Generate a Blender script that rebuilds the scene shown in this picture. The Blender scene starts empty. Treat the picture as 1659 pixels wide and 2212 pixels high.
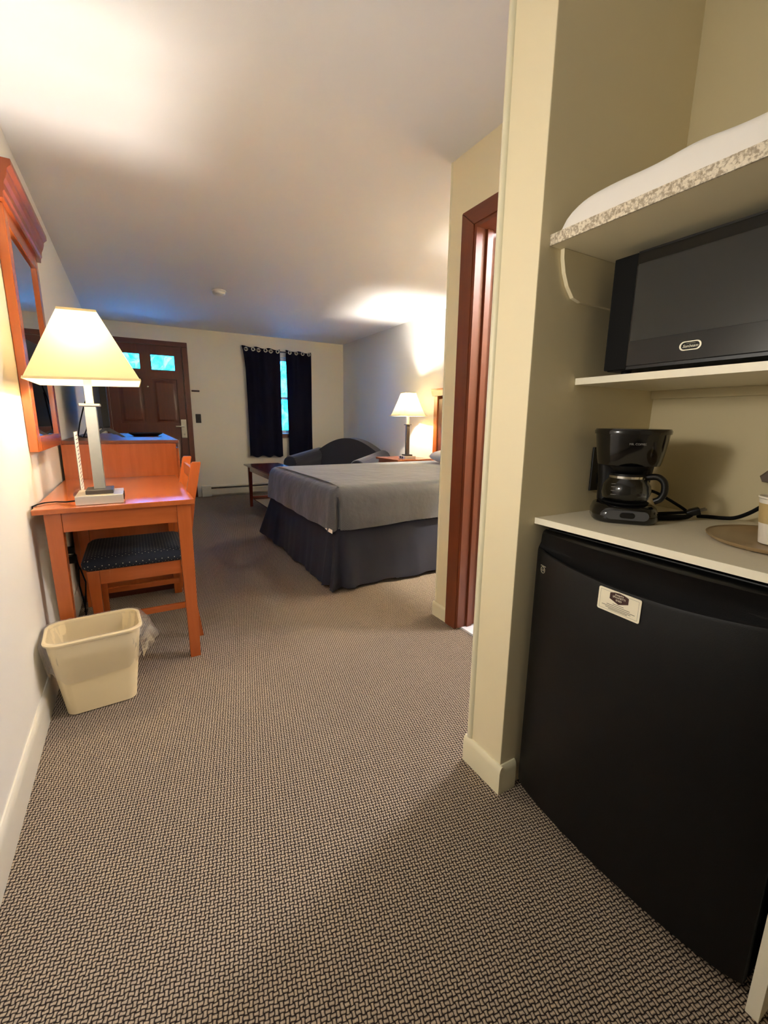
import bpy, bmesh, math, random
from mathutils import Vector, Matrix
random.seed(7)
S = bpy.context.scene
COL = S.collection
R = math.radians

# ------------------------------------------------------------------ camera
cam_d = bpy.data.cameras.new('camera')
cam = bpy.data.objects.new('camera', cam_d); COL.objects.link(cam)
yaw, pitch, roll = 0.519632, 0.203874, 0.0119734
fw = Vector((math.sin(yaw)*math.cos(pitch), math.cos(yaw)*math.cos(pitch), -math.sin(pitch)))
rt = Vector((math.cos(yaw), -math.sin(yaw), 0)); up = rt.cross(fw)
r2 = rt*math.cos(roll) + up*math.sin(roll); u2 = -rt*math.sin(roll) + up*math.cos(roll)
cam.matrix_world = Matrix(((r2.x, u2.x, -fw.x, 0), (r2.y, u2.y, -fw.y, 0), (r2.z, u2.z, -fw.z, 1.13), (0, 0, 0, 1)))
cam_d.sensor_fit = 'HORIZONTAL'; cam_d.sensor_width = 36; cam_d.lens = 36*937.88/1659
cam_d.clip_start = 0.02
S.camera = cam

# ------------------------------------------------------------------ world, sun, exposure
W = bpy.data.worlds.new('sky'); S.world = W; W.use_nodes = True
bg = W.node_tree.nodes['Background']
bg.inputs[0].default_value = (0.012, 0.30, 1.0, 1); 
sun_d = bpy.data.lights.new('sun', 'SUN'); sun_d.color = (0.03, 0.45, 1.0); sun_d.angle = R(1.0)
sun = bpy.data.objects.new('sun', sun_d); COL.objects.link(sun)
sun.rotation_euler = (R(12), R(-40), 0)
S.view_settings.view_transform = 'Standard'; S.view_settings.look = 'None'
S.view_settings.gamma = 1; S.view_settings.use_curve_mapping = False
S.view_settings.exposure = 1.8
DESK_LAMP_W, NIGHT_LAMP_W, BATH_W, FILL_W = 9.6, 31.0, 23.0, 5.3
HY, HZ = 0.76, 1.36
BULB_E, GLOBE_E, SKY_E, SUN_E = 6.0, 3.0, 14.0, 24.0
bg.inputs[1].default_value = SKY_E; sun_d.energy = SUN_E

# ------------------------------------------------------------------ materials
def lin(c):
    if isinstance(c, str):
        c = [int(c[i:i+2], 16)/255 for i in (0, 2, 4)]
    return tuple(((v/12.92) if v <= 0.04045 else ((v+0.055)/1.055)**2.4) for v in c) + (1,)

MATS = {}
def base(name):
    m = bpy.data.materials.new(name); m.use_nodes = True
    MATS[name] = m
    nt = m.node_tree
    return m, nt, nt.nodes['Principled BSDF']

def N(nt, t, **kw):
    n = nt.nodes.new(t)
    for k, v in kw.items():
        if k == 'inp':
            for a, b in v.items(): n.inputs[a].default_value = b
        else: setattr(n, k, v)
    return n

def plain(name, col, rough=0.5, metal=0.0, spec=0.5, vary=0.0, vscale=8, bump=0.0, bscale=200, coat=0.0, sheen=0.0):
    m, nt, p = base(name)
    c = lin(col)
    p.inputs['Base Color'].default_value = c; p.inputs['Roughness'].default_value = rough
    p.inputs['Metallic'].default_value = metal; p.inputs['Specular IOR Level'].default_value = spec
    p.inputs['Coat Weight'].default_value = coat; p.inputs['Coat Roughness'].default_value = 0.08
    if sheen: p.inputs['Sheen Weight'].default_value = sheen
    tc = N(nt, 'ShaderNodeTexCoord')
    if vary:
        no = N(nt, 'ShaderNodeTexNoise', inp={'Scale': vscale, 'Detail': 4.0})
        nt.links.new(tc.outputs['Object'], no.inputs['Vector'])
        mx = N(nt, 'ShaderNodeMix', data_type='RGBA')
        mx.inputs['A'].default_value = tuple(v*(1-vary) for v in c[:3]) + (1,)
        mx.inputs['B'].default_value = tuple(min(1, v*(1+vary)) for v in c[:3]) + (1,)
        nt.links.new(no.outputs['Fac'], mx.inputs['Factor']); nt.links.new(mx.outputs['Result'], p.inputs['Base Color'])
    if bump:
        no = N(nt, 'ShaderNodeTexNoise', inp={'Scale': bscale, 'Detail': 3.0})
        nt.links.new(tc.outputs['Object'], no.inputs['Vector'])
        b = N(nt, 'ShaderNodeBump', inp={'Strength': bump, 'Distance': 0.002})
        nt.links.new(no.outputs['Fac'], b.inputs['Height']); nt.links.new(b.outputs['Normal'], p.inputs['Normal'])
    return m

def wood(name, c1, c2, axis='x', rough=0.3, coat=0.25, scale=1.0):
    m, nt, p = base(name)
    tc = N(nt, 'ShaderNodeTexCoord'); mp = N(nt, 'ShaderNodeMapping')
    s = {'x': (2, 22, 22), 'y': (22, 2, 22), 'z': (22, 22, 2)}[axis]
    mp.inputs['Scale'].default_value = tuple(v*scale for v in s)
    nt.links.new(tc.outputs['Object'], mp.inputs['Vector'])
    no = N(nt, 'ShaderNodeTexNoise', inp={'Scale': 1.6, 'Detail': 6.0, 'Roughness': 0.6, 'Distortion': 0.4})
    nt.links.new(mp.outputs['Vector'], no.inputs['Vector'])
    mx = N(nt, 'ShaderNodeMix', data_type='RGBA'); mx.inputs['A'].default_value = lin(c1); mx.inputs['B'].default_value = lin(c2)
    nt.links.new(no.outputs['Fac'], mx.inputs['Factor']); nt.links.new(mx.outputs['Result'], p.inputs['Base Color'])
    p.inputs['Roughness'].default_value = rough; p.inputs['Coat Weight'].default_value = coat; p.inputs['Coat Roughness'].default_value = 0.15
    return m

def clearmat(name, tint, refl=0.9, rough=0.03, alpha_white=0.0, bump=0.0, bscale=30):
    """thin clear sheet: transparent with a fresnel reflection"""
    m = bpy.data.materials.new(name); m.use_nodes = True; MATS[name] = m
    nt = m.node_tree; nt.nodes.clear()
    out = N(nt, 'ShaderNodeOutputMaterial'); tr = N(nt, 'ShaderNodeBsdfTransparent'); gl = N(nt, 'ShaderNodeBsdfGlossy')
    tr.inputs[0].default_value = tint + (1,); gl.inputs['Roughness'].default_value = rough; gl.inputs[0].default_value = (1, 1, 1, 1)
    lw = N(nt, 'ShaderNodeFresnel', inp={'IOR': 1.45}); mx = N(nt, 'ShaderNodeMixShader')
    mul = N(nt, 'ShaderNodeMath', operation='MULTIPLY', inp={1: refl})
    nt.links.new(lw.outputs[0], mul.inputs[0]); nt.links.new(mul.outputs[0], mx.inputs[0])
    last = tr
    if alpha_white:
        df = N(nt, 'ShaderNodeBsdfDiffuse'); df.inputs[0].default_value = (0.9, 0.9, 0.9, 1)
        m2 = N(nt, 'ShaderNodeMixShader', inp={0: alpha_white})
        nt.links.new(tr.outputs[0], m2.inputs[1]); nt.links.new(df.outputs[0], m2.inputs[2]); last = m2
    nt.links.new(last.outputs[0], mx.inputs[1]); nt.links.new(gl.outputs[0], mx.inputs[2]); nt.links.new(mx.outputs[0], out.inputs[0])
    if bump:
        tc = N(nt, 'ShaderNodeTexCoord'); no = N(nt, 'ShaderNodeTexNoise', inp={'Scale': bscale, 'Detail': 4.0, 'Distortion': 1.5})
        b = N(nt, 'ShaderNodeBump', inp={'Strength': bump, 'Distance': 0.02})
        nt.links.new(tc.outputs['Object'], no.inputs['Vector']); nt.links.new(no.outputs['Fac'], b.inputs['Height'])
        nt.links.new(b.outputs['Normal'], gl.inputs['Normal']); nt.links.new(b.outputs['Normal'], lw.inputs['Normal'])
    return m

def emit(name, col, strength):
    m = bpy.data.materials.new(name); m.use_nodes = True; MATS[name] = m
    nt = m.node_tree; nt.nodes.clear(); out = N(nt, 'ShaderNodeOutputMaterial'); e = N(nt, 'ShaderNodeEmission')
    e.inputs[0].default_value = tuple(col) + (1,); e.inputs[1].default_value = strength
    nt.links.new(e.outputs[0], out.inputs[0]); return m

def shade_mat(name, col, trans):
    m = bpy.data.materials.new(name); m.use_nodes = True; MATS[name] = m
    nt = m.node_tree; nt.nodes.clear(); out = N(nt, 'ShaderNodeOutputMaterial')
    d = N(nt, 'ShaderNodeBsdfDiffuse'); t = N(nt, 'ShaderNodeBsdfTranslucent'); mx = N(nt, 'ShaderNodeMixShader', inp={0: trans})
    tc = N(nt, 'ShaderNodeTexCoord'); no = N(nt, 'ShaderNodeTexNoise', inp={'Scale': 350.0, 'Detail': 2.0})
    cm = N(nt, 'ShaderNodeMix', data_type='RGBA'); c = lin(col)
    cm.inputs['A'].default_value = tuple(v*0.94 for v in c[:3]) + (1,); cm.inputs['B'].default_value = c
    nt.links.new(tc.outputs['Object'], no.inputs['Vector']); nt.links.new(no.outputs['Fac'], cm.inputs['Factor'])
    nt.links.new(cm.outputs['Result'], d.inputs[0]); nt.links.new(cm.outputs['Result'], t.inputs[0])
    nt.links.new(d.outputs[0], mx.inputs[1]); nt.links.new(t.outputs[0], mx.inputs[2]); nt.links.new(mx.outputs[0], out.inputs[0])
    return m

def math_(nt, op, a, b=None, c=None):
    n = N(nt, 'ShaderNodeMath', operation=op)
    for i, v in enumerate((a, b, c)):
        if v is None: continue
        if isinstance(v, (int, float)): n.inputs[i].default_value = v
        else: nt.links.new(v, n.inputs[i])
    return n.outputs[0]

def carpet_mat():
    m, nt, p = base('carpet')
    tc = N(nt, 'ShaderNodeTexCoord')
    wob = N(nt, 'ShaderNodeTexNoise', inp={'Scale': 60.0, 'Detail': 2.0})
    nt.links.new(tc.outputs['Object'], wob.inputs['Vector'])
    wsub = N(nt, 'ShaderNodeVectorMath', operation='SUBTRACT'); wsub.inputs[1].default_value = (0.5, 0.5, 0.5)
    nt.links.new(wob.outputs['Color'], wsub.inputs[0])
    wsc = N(nt, 'ShaderNodeVectorMath', operation='SCALE'); wsc.inputs['Scale'].default_value = 0.006
    nt.links.new(wsub.outputs[0], wsc.inputs[0])
    add = N(nt, 'ShaderNodeVectorMath', operation='ADD')
    nt.links.new(tc.outputs['Object'], add.inputs[0]); nt.links.new(wsc.outputs[0], add.inputs[1])
    mp = N(nt, 'ShaderNodeMapping'); mp.inputs['Rotation'].default_value = (0, 0, R(12)); mp.inputs['Scale'].default_value = (105, 105, 105)
    nt.links.new(add.outputs[0], mp.inputs['Vector'])
    sx = N(nt, 'ShaderNodeSeparateXYZ'); nt.links.new(mp.outputs[0], sx.inputs[0])
    u, v = sx.outputs[0], sx.outputs[1]
    par = math_(nt, 'FLOORED_MODULO', math_(nt, 'ADD', math_(nt, 'FLOOR', u), math_(nt, 'FLOOR', v)), 2.0)
    du = math_(nt, 'ABSOLUTE', math_(nt, 'SUBTRACT', math_(nt, 'FRACT', u), 0.5))
    dv = math_(nt, 'ABSOLUTE', math_(nt, 'SUBTRACT', math_(nt, 'FRACT', v), 0.5))
    d = math_(nt, 'ADD', math_(nt, 'MULTIPLY', du, par), math_(nt, 'MULTIPLY', dv, math_(nt, 'SUBTRACT', 1.0, par)))
    mr = N(nt, 'ShaderNodeMapRange', interpolation_type='SMOOTHSTEP', inp={'From Min': 0.40, 'From Max': 0.10, 'To Min': 0.0, 'To Max': 1.0})
    nt.links.new(d, mr.inputs['Value'])
    fine = N(nt, 'ShaderNodeTexNoise', inp={'Scale': 400.0, 'Detail': 3.0}); nt.links.new(tc.outputs['Object'], fine.inputs['Vector'])
    f2 = math_(nt, 'MULTIPLY', mr.outputs[0], math_(nt, 'ADD', math_(nt, 'MULTIPLY', fine.outputs['Fac'], 0.9), 0.45))
    big = N(nt, 'ShaderNodeTexNoise', inp={'Scale': 1.2, 'Detail': 2.0}); nt.links.new(tc.outputs['Object'], big.inputs['Vector'])
    mx = N(nt, 'ShaderNodeMix', data_type='RGBA'); mx.inputs['A'].default_value = lin('251d1c'); mx.inputs['B'].default_value = lin('bba892')
    nt.links.new(f2, mx.inputs['Factor'])
    nt.links.new(mx.outputs['Result'], p.inputs['Base Color'])
    p.inputs['Roughness'].default_value = 0.95; p.inputs['Specular IOR Level'].default_value = 0.1
    b = N(nt, 'ShaderNodeBump', inp={'Strength': 0.6, 'Distance': 0.003})
    nt.links.new(f2, b.inputs['Height']); nt.links.new(b.outputs['Normal'], p.inputs['Normal'])
    return m

def dotted_fabric():
    m, nt, p = base('dotted_fabric')
    tc = N(nt, 'ShaderNodeTexCoord'); mp = N(nt, 'ShaderNodeMapping'); mp.inputs['Scale'].default_value = (36, 36, 36); 
    nt.links.new(tc.outputs['Object'], mp.inputs['Vector']); sx = N(nt, 'ShaderNodeSeparateXYZ'); nt.links.new(mp.outputs[0], sx.inputs[0])
    yz = math_(nt, 'SUBTRACT', sx.outputs[1], sx.outputs[2])
    a = math_(nt, 'SUBTRACT', math_(nt, 'FRACT', math_(nt, 'ADD', sx.outputs[0], yz)), 0.5); b = math_(nt, 'SUBTRACT', math_(nt, 'FRACT', math_(nt, 'SUBTRACT', sx.outputs[0], yz)), 0.5)
    d = math_(nt, 'SQRT', math_(nt, 'ADD', math_(nt, 'MULTIPLY', a, a), math_(nt, 'MULTIPLY', b, b)))
    s = math_(nt, 'LESS_THAN', d, 0.1)
    mx = N(nt, 'ShaderNodeMix', data_type='RGBA'); mx.inputs['A'].default_value = lin('141a26'); mx.inputs['B'].default_value = lin('b9b6a0')
    nt.links.new(s, mx.inputs['Factor']); nt.links.new(mx.outputs['Result'], p.inputs['Base Color']); p.inputs['Roughness'].default_value = 0.9
    return m

def coverlet_mat():
    m, nt, p = base('coverlet')
    tc = N(nt, 'ShaderNodeTexCoord')
    wv = N(nt, 'ShaderNodeTexWave', wave_type='BANDS', bands_direction='DIAGONAL', inp={'Scale': 55.0, 'Distortion': 2.0, 'Detail': 1.0})
    nt.links.new(tc.outputs['Object'], wv.inputs['Vector'])
    mx = N(nt, 'ShaderNodeMix', data_type='RGBA'); mx.inputs['A'].default_value = lin('404148'); mx.inputs['B'].default_value = lin('5b5b61')
    nt.links.new(wv.outputs['Fac'], mx.inputs['Factor']); nt.links.new(mx.outputs['Result'], p.inputs['Base Color'])
    p.inputs['Roughness'].default_value = 0.75; p.inputs['Sheen Weight'].default_value = 0.3
    no = N(nt, 'ShaderNodeTexNoise', inp={'Scale': 9.0, 'Detail': 3.0}); nt.links.new(tc.outputs['Object'], no.inputs['Vector'])
    b = N(nt, 'ShaderNodeBump', inp={'Strength': 0.35, 'Distance': 0.03}); nt.links.new(no.outputs['Fac'], b.inputs['Height'])
    nt.links.new(b.outputs['Normal'], p.inputs['Normal'])
    return m

def speckle_mat():
    m, nt, p = base('speckled_laminate')
    tc = N(nt, 'ShaderNodeTexCoord'); no = N(nt, 'ShaderNodeTexNoise', inp={'Scale': 190.0, 'Detail': 3.0}); nt.links.new(tc.outputs['Object'], no.inputs['Vector'])
    cr = N(nt, 'ShaderNodeValToRGB'); cr.color_ramp.elements[0].position = 0.40; cr.color_ramp.elements[0].color = lin('a2927a')
    cr.color_ramp.elements[1].position = 0.58; cr.color_ramp.elements[1].color = lin('e2d7c0')
    nt.links.new(no.outputs['Fac'], cr.inputs[0]); nt.links.new(cr.outputs[0], p.inputs['Base Color']); p.inputs['Roughness'].default_value = 0.35
    return m

def leaf_mat(name, c1, c2):
    m, nt, p = base(name)
    tc = N(nt, 'ShaderNodeTexCoord'); no = N(nt, 'ShaderNodeTexNoise', inp={'Scale': 3.0, 'Detail': 6.0, 'Roughness': 0.7}); nt.links.new(tc.outputs['Object'], no.inputs['Vector'])
    cr = N(nt, 'ShaderNodeValToRGB'); cr.color_ramp.elements[0].position = 0.4; cr.color_ramp.elements[0].color = lin(c1)
    cr.color_ramp.elements[1].position = 0.6; cr.color_ramp.elements[1].color = lin(c2)
    nt.links.new(no.outputs['Fac'], cr.inputs[0]); nt.links.new(cr.outputs[0], p.inputs['Base Color']); p.inputs['Roughness'].default_value = 0.8
    return m

carpet_mat(); dotted_fabric(); coverlet_mat(); speckle_mat(); leaf_mat('foliage', '5a8a50', 'd8f0d0')
plain('wall_paint', 'e8e0cc', 0.75, vary=0.02, vscale=2, bump=0.12, bscale=350)
plain('wall_white', 'e6e2d8', 0.7, vary=0.02, vscale=2, bump=0.12, bscale=350)
plain('wall_cream', 'e9dcb8', 0.6, vary=0.02, vscale=3, bump=0.10, bscale=300)
plain('ceiling_paint', 'ebeaea', 0.7, vary=0.02, vscale=1.5, bump=0.10, bscale=250)
plain('cream_shaded', 'd3c49b', 0.6, vary=0.02, vscale=3, bump=0.10, bscale=300)  # wall cream darkened, the niche's shade put into the colour
plain('trim_paint', 'e4dcbc', 0.4, vary=0.03, vscale=12)
plain('base_paint', 'dcd6c6', 0.35, vary=0.03, vscale=12)
plain('bath_tile', 'dfe0e4', 0.25, vary=0.05, vscale=6)
plain('bath_wall', 'd8d6d0', 0.5)
for ax in 'xyz':
    wood('cherry_'+ax, '9a4a1e', 'bb632e', ax, rough=0.26, coat=0.4)
    wood('darkwood_'+ax, '471c10', '672d18', ax, rough=0.35)
    wood('casing_'+ax, '5e2b17', '7c3f22', ax, rough=0.42, coat=0.08)
    wood('table_'+ax, '552014', '73301f', ax, rough=0.18, coat=0.6)
    wood('night_'+ax, '96502a', 'b06a3c', ax, rough=0.25)
wood('crown_wood', '7a3516', '9c4a22', 'y')
plain('black_plastic', '0a0a0b', 0.38, spec=0.4, vary=0.1, vscale=30)
plain('black_gloss', '08080a', 0.12, coat=0.4)
plain('fridge_black', '060607', 0.42, spec=0.32, bump=0.12, bscale=450)
plain('black_matte', '060606', 0.7, spec=0.2)
plain('brushed_nickel', 'b5b1a6', 0.38, metal=0.9, vary=0.06, vscale=60)
plain('chrome', 'd8d6d0', 0.15, metal=1.0)
plain('grommet_metal', '8f8d88', 0.35, metal=0.8)
plain('steel', '9d9b94', 0.3, metal=1.0)
plain('bronze', '4a423c', 0.4, metal=0.6)
plain('navy_fabric', '17182b', 0.9, vary=0.15, vscale=40, bump=0.3, bscale=300, sheen=0.25)
shade_mat('curtain_fabric', '1c1c2b', 0.12)
plain('skirt_fabric', '1b1b29', 0.9, vary=0.1, vscale=20, bump=0.2, bscale=300)
plain('white_linen', 'e9e4dc', 0.85, vary=0.02, vscale=20)
plain('laminate_white', 'f4ecd4', 0.4, vary=0.03, vscale=40)
plain('counter_laminate', 'ddd4bd', 0.42, vary=0.05, vscale=150)
plain('white_plastic', 'e6e2da', 0.4)
plain('cream_plastic', 'ead7ac', 0.42, vary=0.03, vscale=15)
plain('heater_enamel', 'd6cdb8', 0.45)
plain('dark_slot', '15130f', 0.8)
plain('tray_tan', '9c835e', 0.35, vary=0.05, vscale=30)
plain('paper', 'eee8d8', 0.7)
plain('card_cream', 'efe7cc', 0.5)
plain('card_brown', '40241c', 0.6)
plain('ink', '6a6252', 0.7)
plain('ink_dark', '6a5f68', 0.7)
plain('silver_print', 'cfc9b4', 0.3, metal=0.6)
plain('dim_print', '8d8a84', 0.5)
plain('lamp_base_nickel', 'c9c2b6', 0.35, metal=0.5, vary=0.05, vscale=60)
plain('grey_panel', '4c4c4e', 0.35)
plain('brown_plate', '5a4634', 0.5)
plain('cup_paper', 'e9e0d0', 0.6)
plain('cup_print', 'b9a06c', 0.6)
plain('asphalt', '9aa0a0', 0.9, vary=0.2, vscale=2)
plain('bark', '4a3a2c', 0.9)
plain('towel_white', 'e4e2de', 0.9)
clearmat('window_glass', (0.93, 0.97, 0.98), 0.8)
clearmat('acrylic', (0.92, 0.92, 0.93), 0.9, alpha_white=0.08)
clearmat('liner_film', (0.998, 0.997, 0.994), 0.5, rough=0.09, alpha_white=0.075, bump=0.35, bscale=40)
clearmat('carafe_glass', (0.55, 0.55, 0.52), 1.6, rough=0.05)
mirror_m, _nt, _p = base('mirror_glass'); _p.inputs['Base Color'].default_value = (0.86, 0.88, 0.87, 1); _p.inputs['Metallic'].default_value = 1; _p.inputs['Roughness'].default_value = 0.015
plain('microwave_glass', '2c2c2a', 0.07)
plain('microwave_door', '1a1918', 0.06)
plain('screen', '060608', 0.10)
shade_mat('lamp_shade', 'f3dfa8', 0.085)
emit('bulb', (1.0, 0.78, 0.45), BULB_E)
emit('fill_glow', (1.0, 0.91, 0.77), GLOBE_E)  # glow of the added fill light
emit('bath_light', (0.92, 0.91, 1.0), 14.0*BATH_W/20)

# ------------------------------------------------------------------ mesh helpers
class MB:
    def __init__(s): s.bm = bmesh.new(); s.bev = False
    def quad_box(s, pts, bev=0, seg=2):
        vs = [s.bm.verts.new(p) for p in pts]
        fs = [s.bm.faces.new([vs[i] for i in f]) for f in ((0, 3, 2, 1), (4, 5, 6, 7), (0, 1, 5, 4), (1, 2, 6, 5), (2, 3, 7, 6), (3, 0, 4, 7))]
        if bev:
            s.bev = True
            es = {e for f in fs for e in f.edges}
            bmesh.ops.bevel(s.bm, geom=list(es), offset=bev, segments=seg, affect='EDGES', profile=0.5)
        return s
    def box(s, x0, x1, y0, y1, z0, z1, bev=0, seg=2):
        return s.quad_box([(x0, y0, z0), (x1, y0, z0), (x1, y1, z0), (x0, y1, z0), (x0, y0, z1), (x1, y0, z1), (x1, y1, z1), (x0, y1, z1)], bev, seg)
    def taper(s, b, t, z0, z1, bev=0):
        """b, t: (x0,x1,y0,y1) at z0 and z1"""
        return s.quad_box([(b[0], b[2], z0), (b[1], b[2], z0), (b[1], b[3], z0), (b[0], b[3], z0), (t[0], t[2], z1), (t[1], t[2], z1), (t[1], t[3], z1), (t[0], t[3], z1)], bev)
    def loft(s, rings, cap0=True, cap1=True, closed=True):
        vr = [[s.bm.verts.new(p) for p in r] for r in rings]
        n = len(rings[0]); m = n if closed else n-1
        for a, b in zip(vr, vr[1:]):
            for i in range(m):
                j = (i+1) % n
                s.bm.faces.new((a[i], a[j], b[j], b[i]))
        if cap0: s.bm.faces.new(list(reversed(vr[0])))
        if cap1: s.bm.faces.new(vr[-1])
        return s
    def lathe(s, prof, c=(0, 0, 0), n=24, cap0=True, cap1=True):
        return s.loft([[(c[0]+r*math.cos(2*math.pi*i/n), c[1]+r*math.sin(2*math.pi*i/n), c[2]+z) for i in range(n)] for r, z in prof], cap0, cap1)
    def tube(s, pts, r, n=8):
        pts = [Vector(p) for p in pts]; rings = []
        ref = None
        for i, p in enumerate(pts):
            t = (pts[min(i+1, len(pts)-1)]-pts[max(i-1, 0)]).normalized()
            if ref is None: ref = Vector((0, 0, 1)) if abs(t.z) < 0.9 else Vector((1, 0, 0))
            a = (ref-t*ref.dot(t)).normalized(); b = t.cross(a); ref = a
            rr = r[i] if isinstance(r, (list, tuple)) else r
            rings.append([p+(a*math.cos(2*math.pi*k/n)+b*math.sin(2*math.pi*k/n))*rr for k in range(n)])
        return s.loft(rings)
    def prism(s, poly, f, a, b, bev=0):
        """poly: 2D loop; f(u,v,w)->xyz; extruded from w=a to b"""
        r0 = [f(u, v, a) for u, v in poly]; r1 = [f(u, v, b) for u, v in poly]
        k = len(s.bm.faces)
        s.loft([r0, r1])
        if bev:
            s.bev = True
            s.bm.faces.ensure_lookup_table(); es = {e for fc in list(s.bm.faces)[k:] for e in fc.edges}
            bmesh.ops.bevel(s.bm, geom=list(es), offset=bev, segments=2, affect='EDGES', profile=0.5)
        return s
    def grid(s, fn, nu, nv, closed_u=False):
        vs = [[s.bm.verts.new(fn(i/(nu if closed_u else nu-1), j/(nv-1))) for i in range(nu)] for j in range(nv)]
        for j in range(nv-1):
            for i in range(nu if closed_u else nu-1):
                k = (i+1) % nu
                s.bm.faces.new((vs[j][i], vs[j][k], vs[j+1][k], vs[j+1][i]))
        return s
    def slab(s, us, vs, solid, f, a, b):
        """wall or door with holes as one island: cells us x vs, f(u,v,w)->xyz, thickness a..b"""
        V = {}
        def v(i, j, k):
            if (i, j, k) not in V: V[(i, j, k)] = s.bm.verts.new(f(us[i], vs[j], (a, b)[k]))
            return V[(i, j, k)]
        nu, nv = len(us)-1, len(vs)-1
        S_ = lambda i, j: 0 <= i < nu and 0 <= j < nv and solid(i, j)
        for i in range(nu):
            for j in range(nv):
                if not S_(i, j): continue
                for k in (0, 1): s.bm.faces.new((v(i, j, k), v(i+1, j, k), v(i+1, j+1, k), v(i, j+1, k)))
                if not S_(i-1, j): s.bm.faces.new((v(i, j, 0), v(i, j+1, 0), v(i, j+1, 1), v(i, j, 1)))
                if not S_(i+1, j): s.bm.faces.new((v(i+1, j, 0), v(i+1, j+1, 0), v(i+1, j+1, 1), v(i+1, j, 1)))
                if not S_(i, j-1): s.bm.faces.new((v(i, j, 0), v(i+1, j, 0), v(i+1, j, 1), v(i, j, 1)))
                if not S_(i, j+1): s.bm.faces.new((v(i, j+1, 0), v(i+1, j+1, 0), v(i+1, j+1, 1), v(i, j+1, 1)))
        return s
    def xf(s, M): bmesh.ops.transform(s.bm, matrix=M, verts=s.bm.verts); return s
    def solidify(s, t): 
        bmesh.ops.recalc_face_normals(s.bm, faces=s.bm.faces)
        bmesh.ops.solidify(s.bm, geom=list(s.bm.faces), thickness=t); return s

def rrect(cx, cy, w, d, r, n=5):
    pts = []
    for (sx, sy, a0) in ((1, 1, 0), (-1, 1, 90), (-1, -1, 180), (1, -1, 270)):
        for k in range(n+1):
            a = R(a0+90*k/n)
            pts.append((cx+sx*(w/2-r)+r*math.cos(a), cy+sy*(d/2-r)+r*math.sin(a)))
    return pts

def ring(pts, z): return [(x, y, z) for x, y in pts]

ORG = {}
def finish(name, mb, mat, org, ang):
    bm = mb.bm
    bmesh.ops.recalc_face_normals(bm, faces=bm.faces)
    bmesh.ops.translate(bm, verts=bm.verts, vec=-Vector(org))
    me = bpy.data.meshes.new(name); bm.to_mesh(me); bm.free()
    for p in me.polygons: p.use_smooth = True
    me.set_sharp_from_angle(angle=R(ang))
    me.materials.append(MATS[mat])
    return me

def flat_faces(o, mb):
    if mb.bev:
        m = o.modifiers.new('weighted_normals', 'WEIGHTED_NORMAL'); m.keep_sharp = True; m.weight = 80
    return o

def setp(o, label=None, cat=None, group=None, kind=None):
    if label: o['label'] = label
    if cat: o['category'] = cat
    if group: o['group'] = group
    if kind: o['kind'] = kind
    return o

def thing(name, label, cat, org, group=None, kind=None):
    o = bpy.data.objects.new(name, None); COL.objects.link(o); o.location = org; o.empty_display_size = 0.05
    ORG[o.name] = Vector(org)
    return setp(o, label, cat, group, kind)

def part(name, mb, mat, parent, label=None, ang=38, kind=None):
    org = ORG[parent.name]
    o = bpy.data.objects.new(name, finish(name, mb, mat, org, ang)); COL.objects.link(o); o.parent = parent; flat_faces(o, mb)
    ORG[o.name] = org
    return setp(o, label, None, None, kind)

def single(name, mb, mat, label, cat, group=None, kind=None, ang=38):
    xs = [v.co for v in mb.bm.verts]
    lo = Vector([min(v[i] for v in xs) for i in range(3)]); hi = Vector([max(v[i] for v in xs) for i in range(3)])
    org = Vector(((lo.x+hi.x)/2, (lo.y+hi.y)/2, lo.z))
    o = bpy.data.objects.new(name, finish(name, mb, mat, org, ang)); COL.objects.link(o); o.location = org; flat_faces(o, mb)
    ORG[o.name] = org
    return setp(o, label, cat, group, kind)

def struct(name, mb, mat, label, cat='wall'):
    o = bpy.data.objects.new(name, finish(name, mb, mat, (0, 0, 0), 38)); COL.objects.link(o); flat_faces(o, mb)
    ORG[o.name] = Vector((0, 0, 0))
    return setp(o, label, cat, None, 'structure')

def text_mb(body, size, depth, M, align='CENTER', shear=0.0):
    cu = bpy.data.curves.new('lettering', 'FONT'); cu.body = body; cu.size = size; cu.extrude = depth; cu.align_x = align; cu.align_y = 'CENTER'; cu.shear = shear
    cu.resolution_u = 3
    ob = bpy.data.objects.new('lettering', cu)
    me = bpy.data.meshes.new_from_object(ob)
    mb = MB(); mb.bm.from_mesh(me); mb.xf(M)
    bpy.data.objects.remove(ob); bpy.data.meshes.remove(me); bpy.data.curves.remove(cu)
    return mb

def frame_mat(o, x, y, z):
    """matrix whose columns are the given axes"""
    x, y, z = Vector(x), Vector(y), Vector(z)
    return Matrix(((x.x, y.x, z.x, o[0]), (x.y, y.y, z.y, o[1]), (x.z, y.z, z.z, o[2]), (0, 0, 0, 1)))

def smooth(p, k=5):
    p = [Vector(q) for q in p]; out = []
    for i in range(len(p)-1):
        a, b, c, d = p[max(i-1, 0)], p[i], p[i+1], p[min(i+2, len(p)-1)]
        for s in range(k):
            t = s/k; out.append(0.5*((2*b)+(c-a)*t+(2*a-5*b+4*c-d)*t*t+(3*b-a-3*c+d)*t**3))
    return out+[p[-1]]
XYZ = lambda u, v, w: (u, v, w)
XZ_Y = lambda u, v, w: (u, w, v)     # u=x, v=z, extrude y
YZ_X = lambda u, v, w: (w, u, v)     # u=y, v=z, extrude x

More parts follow.
